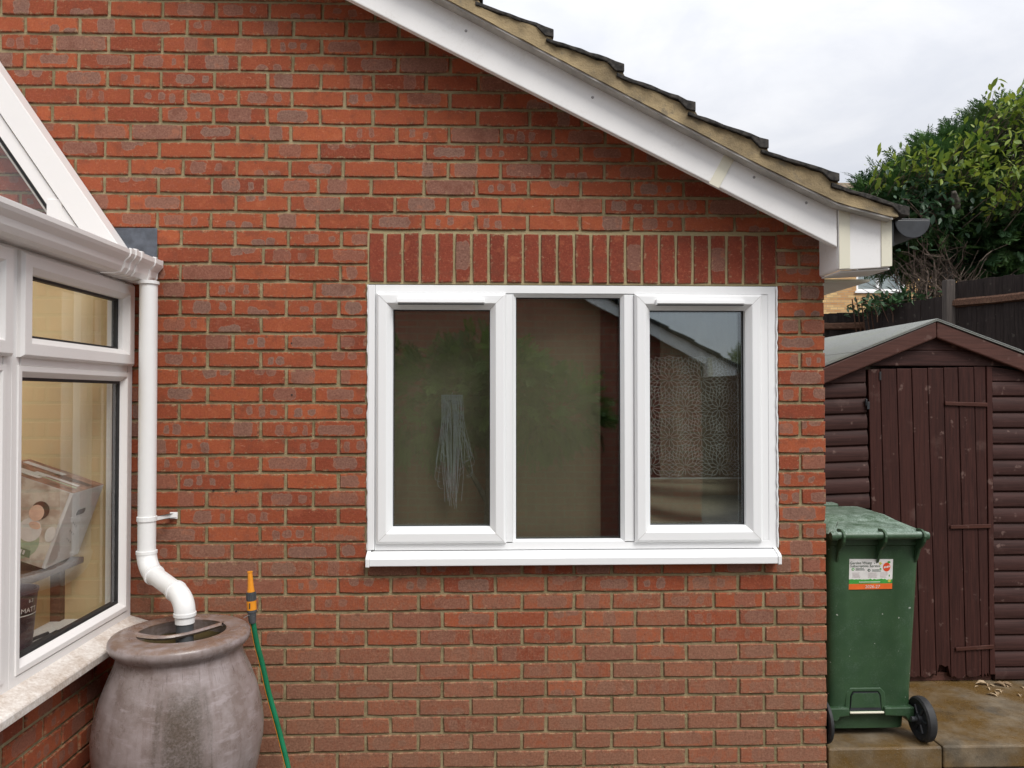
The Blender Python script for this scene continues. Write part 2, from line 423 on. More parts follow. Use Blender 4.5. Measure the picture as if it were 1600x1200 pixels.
def leafy(name, dark, lite, rough=.5, trans=.25, hue=None):
    m, t, b = mat(name)
    a = t.N('ShaderNodeAttribute', attribute_name='shade').outputs['Fac']
    r = t.math('ADD', a, t.math('MULTIPLY', t.math('SUBTRACT', orand(t), .5), .6), clamp=True)
    c = t.mix(r, dark, lite)
    if hue: c = t.mix(t.ramp(t.noise(pos(t), 1.7, 3).outputs[0], .52, .7), c, hue)
    t.set(b.inputs['Base Color'], c); b.inputs['Roughness'].default_value = rough
    tr = t.N('ShaderNodeBsdfTranslucent', {'Color': c})
    mx = t.N('ShaderNodeMixShader', {0: trans, 1: b.outputs[0], 2: tr.outputs[0]})
    o = [n for n in t.nd if n.type == 'OUTPUT_MATERIAL'][0]; t.ln.new(mx.outputs[0], o.inputs[0]); return m
M_CONIFER = leafy('conifer_sprays', (.026, .070, .024), (.115, .225, .050), .6, .3, (.080, .125, .036))
M_YLEAF = leafy('yellow_green_leaf', (.075, .155, .024), (.34, .40, .055), .42, .3)
M_DLEAF = leafy('dark_green_leaf', (.016, .050, .020), (.055, .12, .045), .4, .2)
M_TWIG = plain('dry_twig', (.17, .125, .095), .9, .35, 20, .2)
M_BARK = plain('grey_bark', (.20, .175, .15), .9, .35, 18, .8)
M_DRY = leafy('dry_fallen_leaf', (.20, .12, .06), (.48, .36, .22), .7, .1)

def cloth(name, col, amt=.12):
    m, t, b = mat(name); p = pos(t)
    n = t.noise(t.scale(p, (1, 1, .1)), 60, 4).outputs[0]
    t.set(b.inputs['Base Color'], t.mix(n, tuple(c*(1-amt) for c in col), tuple(c*(1+amt) for c in col)))
    b.inputs['Roughness'].default_value = .9; return m
M_CURTAIN = cloth('taupe_curtain', (.25, .22, .155))
M_CURTAIN2 = cloth('brown_drape', (.23, .20, .145))
M_LACE = cloth('white_lace', (.36, .37, .36), .05)
M_STRING = cloth('white_string', (.40, .40, .42), .05)
M_ROOM = plain('dim_room_paint', (.20, .17, .14), .9, .1, 3, 0)
M_CREAMWALL = None
def creamwall():
    m, t, b = mat('cream_painted_masonry'); p = pos(t)
    v = t.N('ShaderNodeCombineXYZ', {0: t.N('ShaderNodeSeparateXYZ', {0: p}).outputs[0], 1: t.N('ShaderNodeSeparateXYZ', {0: p}).outputs[2]}).outputs[0]
    bt = t.N('ShaderNodeTexBrick', {'Vector': v, 'Scale': 1.0, 'Mortar Size': .006, 'Brick Width': .222, 'Row Height': .0735, 'Mortar Smooth': .6})
    n = t.noise(p, 5, 4).outputs[0]
    t.set(b.inputs['Base Color'], t.mix(n, (.62, .475, .265), (.72, .58, .35))); b.inputs['Roughness'].default_value = .7
    bump(t, b, bt.outputs['Fac'], -.35, .004); return m
M_CREAMWALL = creamwall()

def far_brick(name, c1, c2, mort, sw=.225, sh=.075, axis=0, fine=True):
    m, t, b = mat(name); p = pos(t); s = t.N('ShaderNodeSeparateXYZ', {0: p})
    v = t.N('ShaderNodeCombineXYZ', {0: s.outputs[axis], 1: s.outputs[2]}).outputs[0]
    bt = t.N('ShaderNodeTexBrick', {'Vector': v, 'Color1': c1, 'Color2': c2, 'Mortar': mort, 'Scale': 1.0, 'Mortar Size': .008,
                                    'Brick Width': sw, 'Row Height': sh, 'Bias': 0.0, 'Mortar Smooth': .2})
    n = t.noise(v, 4.4, 5, .7).outputs[0]
    c = t.mix(t.math('MULTIPLY', t.ramp(n, .4, .7), .5), bt.outputs['Color'], tuple(x*.55 for x in c1))
    t.set(b.inputs['Base Color'], c); b.inputs['Roughness'].default_value = .9
    bump(t, b, bt.outputs['Fac'], -.5, .006); return m
M_YBRICK = far_brick('yellow_stock_brick', (.70, .47, .21), (.44, .215, .085), (.36, .28, .18))
M_SIDEBRICK = far_brick('red_side_brick', (.44, .085, .04), (.36, .09, .05), (.33, .27, .15), axis=1)
M_OPPBRICK = far_brick('red_brick_of_facing_gable', (.36, .11, .065), (.30, .11, .075), (.27, .19, .12))

# ------------------------------------------------------------------ ground
g = MB().box(-60, 60, -60, 90, -.5, 0.0)
props(build('ground', g, M_SOIL), None, None, None, 'structure')
path = thing('path', (1.7, .5, .05), None, None, kind='structure')
def slab(x0, x1, y0, y1):
    m = MB(); m.box(x0, x1, y0, y1, .004, .10)
    build('paving_slab', m, M_CONC, path, ((x0+x1)/2, (y0+y1)/2, .05), bevel=.008)
slab(1.47, 1.968, .007, 1.55); slab(1.975, 3.05, .012, 1.55); slab(3.058, 4.3, .012, 1.55)
slab(1.47, 3.05, 1.557, 2.9); slab(3.058, 4.3, 1.557, 2.9)
bank = MB().prism([(3.0, .004), (3.6, .95), (9, 1.15), (30, 1.2), (30, .004)], 'x', 1.7, 40)
props(build('terrain', bank, M_SOIL), None, None, None, 'structure')

# ------------------------------------------------------------------ the brick house
house = thing('brick_house', (0, .05, 0), 'red brick house gable with white bargeboard and three-pane white window', 'house')
CW = 1.463                      # right-hand corner
WX0, WX1, WZ0, WZ1 = -.503, 1.251, .905, 2.092
def roofline(x):                # underside of the roof above the gable
    return 3.155 - .5125*(x + .157) if x > -2.2 else 4.20 + .5125*(x + 2.2)
RIDGE = (-2.2, roofline(-2.2))
wall = MB(); F = .0075          # mortar lies 7.5 mm behind the brick faces
wall.prism([(-5.8, -.3), (CW-.006, -.3), (CW-.006, WZ0), (-5.8, WZ0)], 'y', F, .11)
wall.prism([(-5.8, WZ0), (WX0, WZ0), (WX0, WZ1), (-5.8, WZ1)], 'y', F, .11)
wall.prism([(WX1, WZ0), (CW-.006, WZ0), (CW-.006, WZ1), (WX1, WZ1)], 'y', F, .11)
wall.prism([(-5.8, WZ1), (CW-.006, WZ1), (CW-.006, roofline(CW)), RIDGE, (-5.8, roofline(-5.8))], 'y', F, .11)
build('mortar_bed', wall, M_MORTAR, house)
side = MB().box(CW-.08, CW-.004, .112, 7.0, -.3, 2.3)
side.box(-5.8, CW-.082, 6.9, 7.0, -.3, 2.3); side.box(-5.8, -5.72, .112, 6.898, -.3, 2.3)
build('side_wall', side, M_SIDEBRICK, house)

BRICK_MESHES = []
def brick_geo(x0, x1, z0, z1, y0=0.0, deep=.03, n_long=3, n_short=1, jit=.0010):
    """a brick face with uneven arrises: front outline, chamfer ring, sides"""
    pts = []
    def seg(a, b, n): return [a + (b-a)*i/n for i in range(n)]
    for x in seg(x0, x1, n_long): pts.append((x, z0))
    for z in seg(z0, z1, n_short): pts.append((x1, z))
    for x in seg(x1, x0, n_long): pts.append((x, z1))
    for z in seg(z1, z0, n_short): pts.append((x0, z))
    cx, cz = (x0+x1)/2, (z0+z1)/2
    jp = []
    for (x, z) in pts:
        c = (abs(x-x0) < 1e-6 or abs(x-x1) < 1e-6) and (abs(z-z0) < 1e-6 or abs(z-z1) < 1e-6)
        k = rng.uniform(0, .0030) if c else 0
        jp.append((x + rng.uniform(-jit, jit) - math.copysign(k, x-cx), z + rng.uniform(-jit, jit) - math.copysign(k, z-cz)))
    n = len(jp); ch = .0032
    vs = [(x - math.copysign(ch, x-cx), y0 + rng.uniform(0, .0006), z - math.copysign(ch, z-cz)) for x, z in jp]
    vs += [(x, y0+.0042, z) for x, z in jp] + [(x, y0+deep, z) for x, z in jp]
    fs = [tuple(range(n))]
    for r in (0, 1):
        for i in range(n):
            j = (i+1) % n; fs.append((r*n+i, (r+1)*n+i, (r+1)*n+j, r*n+j))
    return vs, fs
def blobs(w, h, soldier=False):
    """kiln kiss marks: up to three rounded patches (cx, cz, half w, half h)"""
    e = (9, 9, .001, .001); k = rng.random()
    if soldier:
        if k < .07: return [(rng.uniform(-.01, .01), rng.uniform(-.02, .02), w*.6, h*rng.uniform(.2, .3)), e, e], rng.uniform(.5, .9)
        return [e, e, e], 0
    H = h/2; st = rng.uniform(.55, 1.0)
    if k < .20: return [e, e, e], 0
    if k < .34:        # two or three small ovals
        n = rng.choice((2, 2, 3)); x = rng.uniform(-.35, -.12)*w; o = []
        for i in range(n):
            o.append((x, rng.uniform(-.006, .006), rng.uniform(.010, .019), rng.uniform(.012, .023))); x += rng.uniform(.040, .066)
        return (o + [e, e])[:3], st
    if k < .58:        # wide stadium
        return [(rng.uniform(-.02, .03), rng.uniform(-.003, .004), rng.uniform(.045, .085)*w/.213, rng.uniform(.019, .027)), e, e], st
    if k < .70:        # patches running off top or bottom
        s = rng.choice((-1, 1)); a = rng.uniform(-.05, .02)
        return [(a, s*H*.9, rng.uniform(.018, .03), rng.uniform(.02, .034)), (a+rng.uniform(.04, .07), s*H*.9, rng.uniform(.016, .028), rng.uniform(.014, .032)), e], st
    if k < .82:        # full-height band
        return [(rng.uniform(-.05, .05), 0, rng.uniform(.022, .05), H*1.2), e, e], st
    if k < .93:        # big and little
        a = rng.uniform(-.05, -.01)
        return [(a, 0, rng.uniform(.03, .045), rng.uniform(.018, .026)), (a+.085, rng.uniform(-.004, .004), rng.uniform(.009, .018), rng.uniform(.012, .02)), e], st
    return [(0, 0, w*.47, H*1.1), e, e], rng.uniform(.5, .85)   # nearly all grey
def brick_attrs(me, nv, loc, bl, tone, seed, dim):
    a = me.attributes.new('dim', 'FLOAT_VECTOR', 'POINT'); a.data.foreach_set('vector', np.asarray(dim, 'f').ravel())
    a = me.attributes.new('loc', 'FLOAT_VECTOR', 'POINT'); a.data.foreach_set('vector', np.asarray(loc, 'f').ravel())
    for k, key in enumerate(('ba', 'bb', 'bc')):
        a = me.attributes.new(key, 'FLOAT_COLOR', 'POINT'); a.data.foreach_set('color', np.asarray(bl[k], 'f').ravel())
    a = me.attributes.new('tone', 'FLOAT_COLOR', 'POINT'); a.data.foreach_set('color', np.asarray(tone, 'f').ravel())
    a = me.attributes.new('seed', 'FLOAT', 'POINT'); a.data.foreach_set('value', np.asarray(seed, 'f').ravel())
def wear_at(x, z):
    w = .05 + .66*max(0, min(1, (1.25-z)/.9)) + .10*max(0, min(1, (.2-x)/1.4))*max(0, min(1, (2.3-z)/1))
    return w + rng.uniform(-.16, .20)
def brick_record(vs, fs, x0, x1, z0, z1, soldier=False, T=None, wear=None):
    cx, cz = (x0+x1)/2, (z0+z1)/2
    bl, st = blobs(x1-x0, z1-z0, soldier)
    if z0 < .75: st *= .75
    lc = [(p[0]-cx, p[2]-cz, p[1]*.7) for p in vs]
    tone = (rng.triangular(-.1, 1.1, .5), (wear_at(cx, cz) if wear is None else wear), st, 1)
    if soldier: tone = (rng.uniform(.0, 1.0), .02+rng.uniform(-.1, .1), st, 1)
    if T is not None: vs = [tuple(T @ Vector(p)) for p in vs]
    return dict(vs=vs, fs=fs, loc=lc, bl=bl, tone=tone, seed=rng.random()*10, dim=((x1-x0)/2, (z1-z0)/2, 0), c=T @ Vector((cx, 0, cz)) if T is not None else Vector((cx, 0, cz)))
def put_brick(r, parent, name='brick'):
    me = bpy.data.meshes.new(name); c = r['c']; nv = len(r['vs'])
    me.from_pydata([(p[0]-c.x, p[1]-c.y, p[2]-c.z) for p in r['vs']], [], r['fs']); me.materials.append(M_SOLDIER if name == 'soldier_brick' else M_BRICK)
    brick_attrs(me, nv, r['loc'], [[b]*nv for b in r['bl']], [r['tone']]*nv, [r['seed']]*nv, [r['dim']]*nv)
    return link(bpy.data.objects.new(name, me), parent, c)
def put_brickwork(recs, parent, name='brickwork'):
    vs, fs, loc, tone, seed, dim = [], [], [], [], [], []; bl = [[], [], []]
    for r in recs:
        b = len(vs); n = len(r['vs']); vs += r['vs']; fs += [tuple(i+b for i in f) for f in r['fs']]
        loc += r['loc']; tone += [r['tone']]*n; seed += [r['seed']]*n; dim += [r['dim']]*n
        for k in range(3): bl[k] += [r['bl'][k]]*n
    me = bpy.data.meshes.new(name); o3 = org(parent)
    me.from_pydata([(p[0]-o3.x, p[1]-o3.y, p[2]-o3.z) for p in vs], [], fs); me.materials.append(M_BRICK)
    brick_attrs(me, len(vs), loc, bl, tone, seed, dim)
    o = link(bpy.data.objects.new(name, me), parent, o3.copy()); o['kind'] = 'stuff'; return o

A0 = [-.846, -.626, -.403, -.187, .038, .253, .415, .635, .854, 1.079, 1.239]
B0 = [-.730, -.507, -.287, -.065, .151, .373, .534, .751, .973, 1.190, 1.353]
def joints(row):
    odd = row % 2
    if row >= 20:      # plain stretcher bond above the soldier course
        dr = .0015*(row-22)
        j = [(-.719 if odd else -.840) + dr + .2235*i for i in range(-14, 12)]
        j = [x for x in j if x < CW-.05]
        if row <= 22: j = [x for x in j if x < -.45] + ([1.353] if odd else [])
    else:
        base = B0 if odd else A0
        j = [base[0] - .2225*i for i in range(12, 0, -1)] + base
    return j
zc = lambda row: .668 + .0734*row if row <= 23 else 2.356 + .0747*(row-23)
recs = []
for row in range(-9, 48):
    z = zc(row); hh = .0635/2 if row <= 23 else .0645/2
    j = joints(row); ends = [-3.4] + [x for x in j if x > -3.4] + [CW+.005]
    for a, b in zip(ends[:-1], ends[1:]):
        x0, x1 = a + .005, b - .005
        pieces = [(x0, x1)]
        zl, zh = (WZ0-.01, 2.31) if row <= 19 else (2.095, 2.325)
        if zl < z < zh:                        # clip at the window opening / soldier course
            wx0, wx1 = (WX0-.002, WX1+.004) if row <= 19 else (-.505, 1.2535)
            pieces = [(x0, min(x1, wx0)), (max(x0, wx1), x1)]
        for (p0, p1) in pieces:
            if p1 - p0 < .028: continue
            if p0 > -2.2:
                lim = -.157 + (3.155 + .05 - (z+hh))/.5125        # where the roof slope meets the brick's top
                p1 = min(p1, lim)
            elif z + hh > roofline(p0) - .01: continue
            if p1 - p0 < .03: continue
            e = rng.uniform(-.0012, .0012)
            if p1 > CW - .02: p1 = CW + rng.uniform(-.002, .002)
            vs, fs = brick_geo(p0, p1, z-hh+e, z+hh+e, y0=rng.uniform(-.0018, .0012), deep=.10 if p1 > CW-.02 else .03)
            recs.append(brick_record(vs, fs, p0, p1, z-hh, z+hh))
def in_view(r):
    x, z = r['c'].x, r['c'].z
    if x < -1.42 and z < 2.2: return False
    if x < -1.5 and z < 2.26 + 1.467*(-1.52-x): return False
    return x > -2.05 and z < min(3.2, roofline(x)-.16) and z > .03
vis = [r for r in recs if in_view(r)]
vis.sort(key=lambda r: -(max(p[0] for p in r['vs'])-min(p[0] for p in r['vs'])) + .02*abs(r['c'].x))
keep = vis[:300]; kid = {id(r) for r in keep}
for r in keep: put_brick(r, house)
put_brickwork([r for r in recs if id(r) not in kid and not (r['c'].x < -1.63 and r['c'].z < 2.12)], house)
# soldier course over the window
ns = 24; pitch = (1.2535 - -.505)/ns
for i in range(ns):
    x0 = -.503 + i*pitch + .0045; x1 = x0 + pitch - .0105
    vs, fs = brick_geo(x0, x1, 2.099+rng.uniform(-.0015, .0015), 2.309+rng.uniform(-.002, .001), y0=rng.uniform(-.0025, .0005), n_long=1, n_short=3)
    put_brick(brick_record(vs, fs, x0, x1, 2.099, 2.309, True), house, 'soldier_brick')
for x, z in ((-.821, 1.620), (-1.146, 1.217), (-1.051, 1.215), (-.823, 1.838)):
    build('drill_hole', MB().lathe([(.0001, -.0022), (.0036, -.0022), (.0036, .004)], (x, 0, z), 8, 'y'), M_GASKET, house, (x, 0, z))
# room behind the window
room = MB()
rx0, rx1, ry0, ry1, rz0, rz1 = -1.35, 1.38, .112, 3.6, .06, 2.5
room.quad((rx0, ry0, rz0), (rx1, ry0, rz0), (rx1, ry1, rz0), (rx0, ry1, rz0)); room.quad((rx0, ry0, rz1), (rx0, ry1, rz1), (rx1, ry1, rz1), (rx1, ry0, rz1))
room.quad((rx0, ry1, rz0), (rx1, ry1, rz0), (rx1, ry1, rz1), (rx0, ry1, rz1)); room.quad((rx0, ry0, rz0), (rx0, ry1, rz0), (rx0, ry1, rz1), (rx0, ry0, rz1))
room.quad((rx1, ry0, rz0), (rx1, ry0, rz1), (rx1, ry1, rz1), (rx1, ry1, rz0))
build('room_lining', room, M_ROOM, house)

# ---- window
win = MB()
FR = .004
win.mitre(-.472, 1.249, .962, 2.088, [(-.0, .09), (0, FR), (.034, FR), (.036, .09)])
win.box(1.1845, 1.2155, FR+.0025, .085, .9965, 2.0535)
win.box(.0835, .112, FR, .085, .99, 2.05); win.box(.590, .631, FR, .085, .99, 2.05)
win.mitre(.1125, .5895, .990, 2.052, [(.0, FR), (.0135, .020), (.0135, .045)])
win.mitre(-.449, .081, .990, 2.053, [(.004, FR+.001), (.004, .06)]); win.mitre(.634, 1.184, .990, 2.053, [(.004, FR+.001), (.004, .06)])
window = build('window', win, M_UPVC, house, (.37, .02, .96), bevel=.0012)
SP = [(.0, .02), (.0, -.006), (.010, -.018), (.043, -.0185), (.046, -.016), (.068, .006), (.068, .045)]
for x0, x1 in ((-.466, .083), (.633, 1.183)):
    s = MB().mitre(x0, x1, .992, 2.052, SP)
    build('sash', s, M_UPVC, window, bevel=.0012)
    ml = MB()
    for sx, sz in ((0, 0), (1, 0), (0, 1), (1, 1)):
        for (da, ya), (db, yb2) in zip(SP[2:5], SP[3:6]):
            X_ = lambda d: x0+d if sx == 0 else x1-d
            Z_ = lambda d: .992+d if sz == 0 else 2.052-d
            e = .0008
            ml.quad((X_(da)-e, ya-.0006, Z_(da)), (X_(da)+e, ya-.0006, Z_(da)), (X_(db)+e, yb2-.0006, Z_(db)), (X_(db)-e, yb2-.0006, Z_(db)))
    build('mitre_joint', ml, M_ALU, window)
    gk = MB().mitre(x0+.0675, x1-.0675, .992+.0675, 2.052-.0675, [(.0, .028), (.0035, .0285), (.0035, .04)])
    build('gasket', gk, M_GASKET, window)
gk = MB().mitre(.1255, .5765, 1.003, 2.039, [(.0, .028), (.0035, .0285), (.0035, .04)]); build('gasket', gk, M_GASKET, window)
for x0, x1, z0, z1 in ((-.398, .0152, 1.060, 1.984), (.126, .576, 1.0035, 2.0385), (.7012, 1.1148, 1.060, 1.984)):
    build('pane', MB().box(x0, x1, .034, .058, z0, z1), M_GLASS, window, ((x0+x1)/2, .04, (z0+z1)/2))
for x0, x1 in ((-.375, -.008), (.722, 1.098)):
    v = MB().prism([(-.0187, 2.003), (-.040, 2.005), (-.044, 2.009), (-.042, 2.024), (-.0187, 2.026)], 'x', x0, x1)
    v.box(x0-.002, x0+.001, -.043, -.0188, 2.002, 2.0255)
    build('vent_shadow_strip', MB().box(x0+.003, x1-.003, -.0395, -.0188, 2.0005, 2.0028), M_GREYP, window)  # dark strip drawn in as the shadow line below the vent
    build('trickle_vent', v, M_UPVC, window, bevel=.001)
sl = MB().prism([(.06, .961), (.0, .958), (-.045, .942), (-.052, .936), (-.052, .908), (-.046, .905), (-.040, .914), (.004, .916), (.06, .93)], 'x', -.486, 1.232)
build('window_sill', sl, M_UPVC, window, bevel=.0012)
for x0, x1 in ((-.502, -.4865), (1.2325, 1.247)):
    sc = MB().prism([(.004, .966), (-.046, .948), (-.056, .938), (-.056, .904), (-.046, .900), (.004, .912)], 'x', x0, x1)
    build('sill_end_cap', sc, M_UPVC, window, bevel=.002)
tr = MB().box(-.5005, -.473, -.008, .03, .966, 2.086)
build('cover_trim', tr, M_UPVC, window, bevel=.002)
for xs, sgn in ((-.5015, -1), (1.2505, 1)):      # sealant bead, uneven
    pts = [(xs + rng.uniform(-.0016, .0022)*sgn, -.001, .965 + i*.0187) for i in range(61)]
    build('sealant_bead', MB().tube(pts, [rng.uniform(.0026, .0046) for _ in pts], 6), M_UPVC, window, smooth=True)

# ---- bargeboard, eave box, verge
bu = lambda x: 3.205 - .5125*(x+.157)      # top edge of the board
bl_ = lambda x: 2.254 - .498*(x-1.374)     # bottom edge
yb = -.18
bm = MB().prism([(1.436, bl_(1.436)), (1.436, bu(1.436)), (-2.2, bu(-2.2)), (-2.2, bl_(-2.2))], 'y', yb, yb+.018)
bm.prism([(1.436, bl_(1.436)), (1.436, bl_(1.436)+.012), (-2.2, bl_(-2.2)+.012), (-2.2, bl_(-2.2))], 'y', yb+.0185, yb+.03)
bm.prism([(-2.203, bu(-2.2)), (-5.9, bu(-2.2)-1.9), (-5.9, bl_(-2.2)-1.9), (-2.203, bl_(-2.2))], 'y', yb, yb+.018)
board = build('bargeboard', bm, M_UPVC_OLD, house, (0, yb, 2.8), bevel=.006, seg=3)
for x, z in ((-.084, 3.093), (.43, 2.829), (1.092, 2.509), (1.308, 2.406)):
    build('screw', MB().lathe([(.0001, yb-.003), (.004, yb-.003), (.006, yb)], (x, 0, z), 10, 'y'), M_SCREW, board, (x, yb, z))
th = math.atan(.505); dx, dz = math.cos(th), -math.sin(th); nx, nz = -dz, dx
c0 = (.905, bl_(.905)-.006); L = .168
q = [(c0[0], c0[1]), (c0[0]+.045*dx, c0[1]+.045*dz), (c0[0]+.045*dx+L*nx, c0[1]+.045*dz+L*nz), (c0[0]+L*nx, c0[1]+L*nz)]
q[2] = (q[2][0], bu(q[2][0])); q[3] = (q[3][0], bu(q[3][0]))
build('joint_cover', MB().prism(q, 'y', yb-.004, yb-.0005), M_CREAM, board, (.95, yb, 2.55), bevel=.001)
sf = MB().prism([(1.40, bl_(1.40)+.10), (1.40, bl_(1.40)+.108), (-2.2, bl_(-2.2)+.108), (-2.2, bl_(-2.2)+.10)], 'y', yb+.031, .0)
build('verge_soffit', sf, M_UPVC_OLD, house)
bx = MB().prism([(1.4395, 2.138), (1.448, 2.130), (1.652, 2.143), (1.6615, 2.152), (1.6615, 2.353), (1.4395, 2.386)], 'y', yb-.002, yb+.012)
bx.prism([(1.4395, 2.138), (1.4395, 2.30), (1.4485, 2.30), (1.4485, 2.128)], 'y', yb+.0125, .004)     # left return
bx.prism([(1.449, 2.122), (1.449, 2.130), (1.66, 2.143), (1.66, 2.135)], 'y', yb+.0125, .004)         # floor of the box
ebox = build('eave_box', bx, M_UPVC_OLD, house, (1.55, yb, 2.25), bevel=.004, seg=3)
for x0, x1 in ((1.4405, 1.486), (1.616, 1.6605)):
    lo = lambda x: 2.134 + (x-1.4405)*.06; hi = lambda x: 2.3855 - (x-1.4405)*.1486
    build('corner_cover', MB().prism([(x0, lo(x0)), (x1, lo(x1)), (x1, hi(x1)), (x0, hi(x0))], 'y', yb-.0065, yb-.0025), M_CREAM, ebox, ((x0+x1)/2, yb, 2.26), bevel=.0012)
so = MB().box(CW-.003, 1.664, .006, 7.0, 2.112, 2.122); build('soffit', so, M_CREAM, house)
fa = MB().box(1.6645, 1.682, yb+.02, 7.0, 2.235, 2.335); build('fascia', fa, M_BLACK, house)
# undercloak strip and verge bedding mortar
mline = [(-2.2, 4.225), (-.103, 3.159), (.613, 2.789), (1.129, 2.524), (1.416, 2.390), (1.638, 2.335)]
uc = MB()
pl = mline + [(x, z-.007) for x, z in mline[::-1]]
for (a, b) in zip(mline[:-1], mline[1:]):
    uc.prism([a, b, (b[0], b[1]-.008), (a[0], a[1]-.008)], 'y', -.236, .02)
build('undercloak', uc, M_ALU, house)
steps = [(-2.22, 4.353), (-1.723, 4.083), (-1.438, 3.939), (-1.153, 3.795), (-.868, 3.651), (-.583, 3.507), (-.298, 3.363), (-.015, 3.222), (.267, 3.080), (.549, 2.943), (.836, 2.790), (1.130, 2.641), (1.416, 2.509), (1.704, 2.376)]
def mz(x):
    for (a, b) in zip(mline[:-1], mline[1:]):
        if a[0] <= x <= b[0]: return a[1] + (b[1]-a[1])*(x-a[0])/(b[0]-a[0])
    return mline[-1][1] + .12*(x-1.638)
# mortar: uneven band up to the tile undersides
xs = [-2.2 + 3.86*i/120 for i in range(121)]
def tile_under(x):
    for i in range(1, len(steps)):
        a, b = steps[i-1], steps[i]
        if a[0] <= x <= b[0]:
            za = a[1]-.047; return za + (b[1]-za)*(x-a[0])/(b[0]-a[0]) - .016
    return steps[-1][1]-.02
vm = MB(); top = [(x, max(tile_under(x) + rng.uniform(-.005, .003), mz(x)+.012)) for x in xs]; bot = [(x, mz(x)+.0005) for x in xs]
vy = [-.236 + rng.uniform(-.004, .004) for _ in xs]
base = len(vm.v)
for i, x in enumerate(xs):
    vm.v += [(x, vy[i]-.006, bot[i][1]), (x, vy[i]+.004, (bot[i][1]*.45+top[i][1]*.55)), (x, vy[i]+.002, top[i][1]), (x, -.1, top[i][1]), (x, -.1, bot[i][1])]
for i in range(len(xs)-1):
    for k in range(5):
        a = i*5+k; b = i*5+(k+1) % 5; vm.f.append((a, b, b+5, a+5))
vm.f.append((0, 1, 2, 3, 4)); e = (len(xs)-1)*5; vm.f.append((e+4, e+3, e+2, e+1, e))
build('verge_mortar', vm, M_VERGE, house, smooth=True)
for i in range(1, len(steps)):
    a, b = steps[i-1], steps[i]; za = a[1]-.047
    N = 9; tp, un = [], []
    for k in range(N+1):
        f = k/N; x = a[0] - .03 + (b[0]-a[0]+.03)*f; z = za + .01 + (b[1]-za-.01)*f
        tp.append((x, z + rng.uniform(-.003, .003)))
        un.append((x, z - (.016 if f < .86 else .040 if f < 1 else .034) + rng.uniform(-.002, .002)))
    tm = MB().prism(tp + un[::-1], 'y', -.243+rng.uniform(-.006, .006), .09)
    build('roof_tile', tm, M_TILE, house, (b[0], -.08, b[1]), bevel=.003)
rs = MB()
for i in range(1, len(steps)):
    a, b = steps[i-1], steps[i]; za = a[1]-.047
    rs.prism([(a[0]-.03, za+.01), (b[0], b[1]), (b[0], b[1]-.03), (a[0]-.03, za-.01)], 'y', .093, 7.1)
rs.prism([(-2.22, 4.35), (-5.95, 2.42), (-5.95, 2.36), (-2.22, 4.29)], 'y', -.24, 7.1)
rs.prism([(-2.2, 4.15), (1.60, 2.24), (1.60, 2.22), (-2.2, 4.12)], 'y', .113, 7.0)
build('roof_covering', rs, M_TILE, house, kind='stuff')
gu = MB(); gc, gr = (1.765, 2.345), .073
ring = [(gc[0]+gr*math.cos(R(a)), gc[1]+gr*math.sin(R(a))) for a in range(180, 361, 12)]
inn = [(gc[0]+(gr-.004)*math.cos(R(a)), gc[1]+(gr-.004)*math.sin(R(a))) for a in range(360, 179, -12)]
gu.prism(ring+inn, 'y', -.145, 7.0)
gut = build('gutter', gu, M_BLACK, house, (1.765, 0, 2.3), smooth=True)
ec = MB().prism([(gc[0]+(gr+.003)*math.cos(R(a)), gc[1]+(gr+.003)*math.sin(R(a))) for a in range(180, 361, 9)], 'y', -.153, -.14)
ec.prism([(gc[0]-gr-.003, gc[1]), (gc[0]+gr+.003, gc[1]), (gc[0]+gr+.003, gc[1]+.006), (gc[0]-gr-.003, gc[1]+.006)], 'y', -.153, -.12)
build('end_cap', ec, M_BLACK, gut, bevel=.003)

# ------------------------------------------------------------------ things behind the window
def wavy(name, x0, x1, z0, z1, y, amp, waves, m, label, cat, nx=60, nz=6, ph=0):
    mb = MB()
    for k in (0, 1):
        for i in range(nx+1):
            for j in range(nz+1):
                x = x0+(x1-x0)*i/nx; z = z0+(z1-z0)*j/nz
                mb.v.append((x, y + k*.003 + amp*math.sin(waves*2*math.pi*i/nx+ph+.25*j)*(1-.25*j/nz), z))
    W = nz+1; o2 = (nx+1)*W
    for i in range(nx):
        for j in range(nz):
            a = i*W+j; mb.f.append((a, a+W, a+W+1, a+1)); mb.f.append((o2+a, o2+a+1, o2+a+W+1, o2+a+W))
    return props(build(name, mb, m, None, ((x0+x1)/2, y, z0), smooth=True), label, cat)
wavy('curtain', -.62, .512, .97, 2.3, .17, .006, 3, M_CURTAIN, 'plain taupe curtain behind the left and middle panes', 'curtain')
wavy('curtain', .79, 1.30, .97, 2.3, .19, .012, 4, M_CURTAIN2, 'brown curtain hanging behind the lace in the right pane', 'curtain', ph=1)
# swagged cloth at the foot of the right pane
sw = MB(); NX, NZ = 26, 34
for i in range(NX+1):
    for j in range(NZ+1):
        u = i/NX; vv = j/NZ; sag = .06*(2*u-1)**2 - .06
        sw.v.append((.70+.44*u, .135+.012*math.sin(vv*19+u*2.2), .98+.27*vv+sag*(1-vv)*.9))
for i in range(NX):
    for j in range(NZ):
        a = i*(NZ+1)+j; sw.f.append((a, a+NZ+1, a+NZ+2, a+1))
o = build('draped_cloth', sw, M_CURTAIN2, None, (.92, .135, .98), smooth=True)
m = o.modifiers.new('thick', 'SOLIDIFY'); m.thickness = .003
props(o, 'brown cloth in loose swags under the lace, low in the right pane', 'cloth')
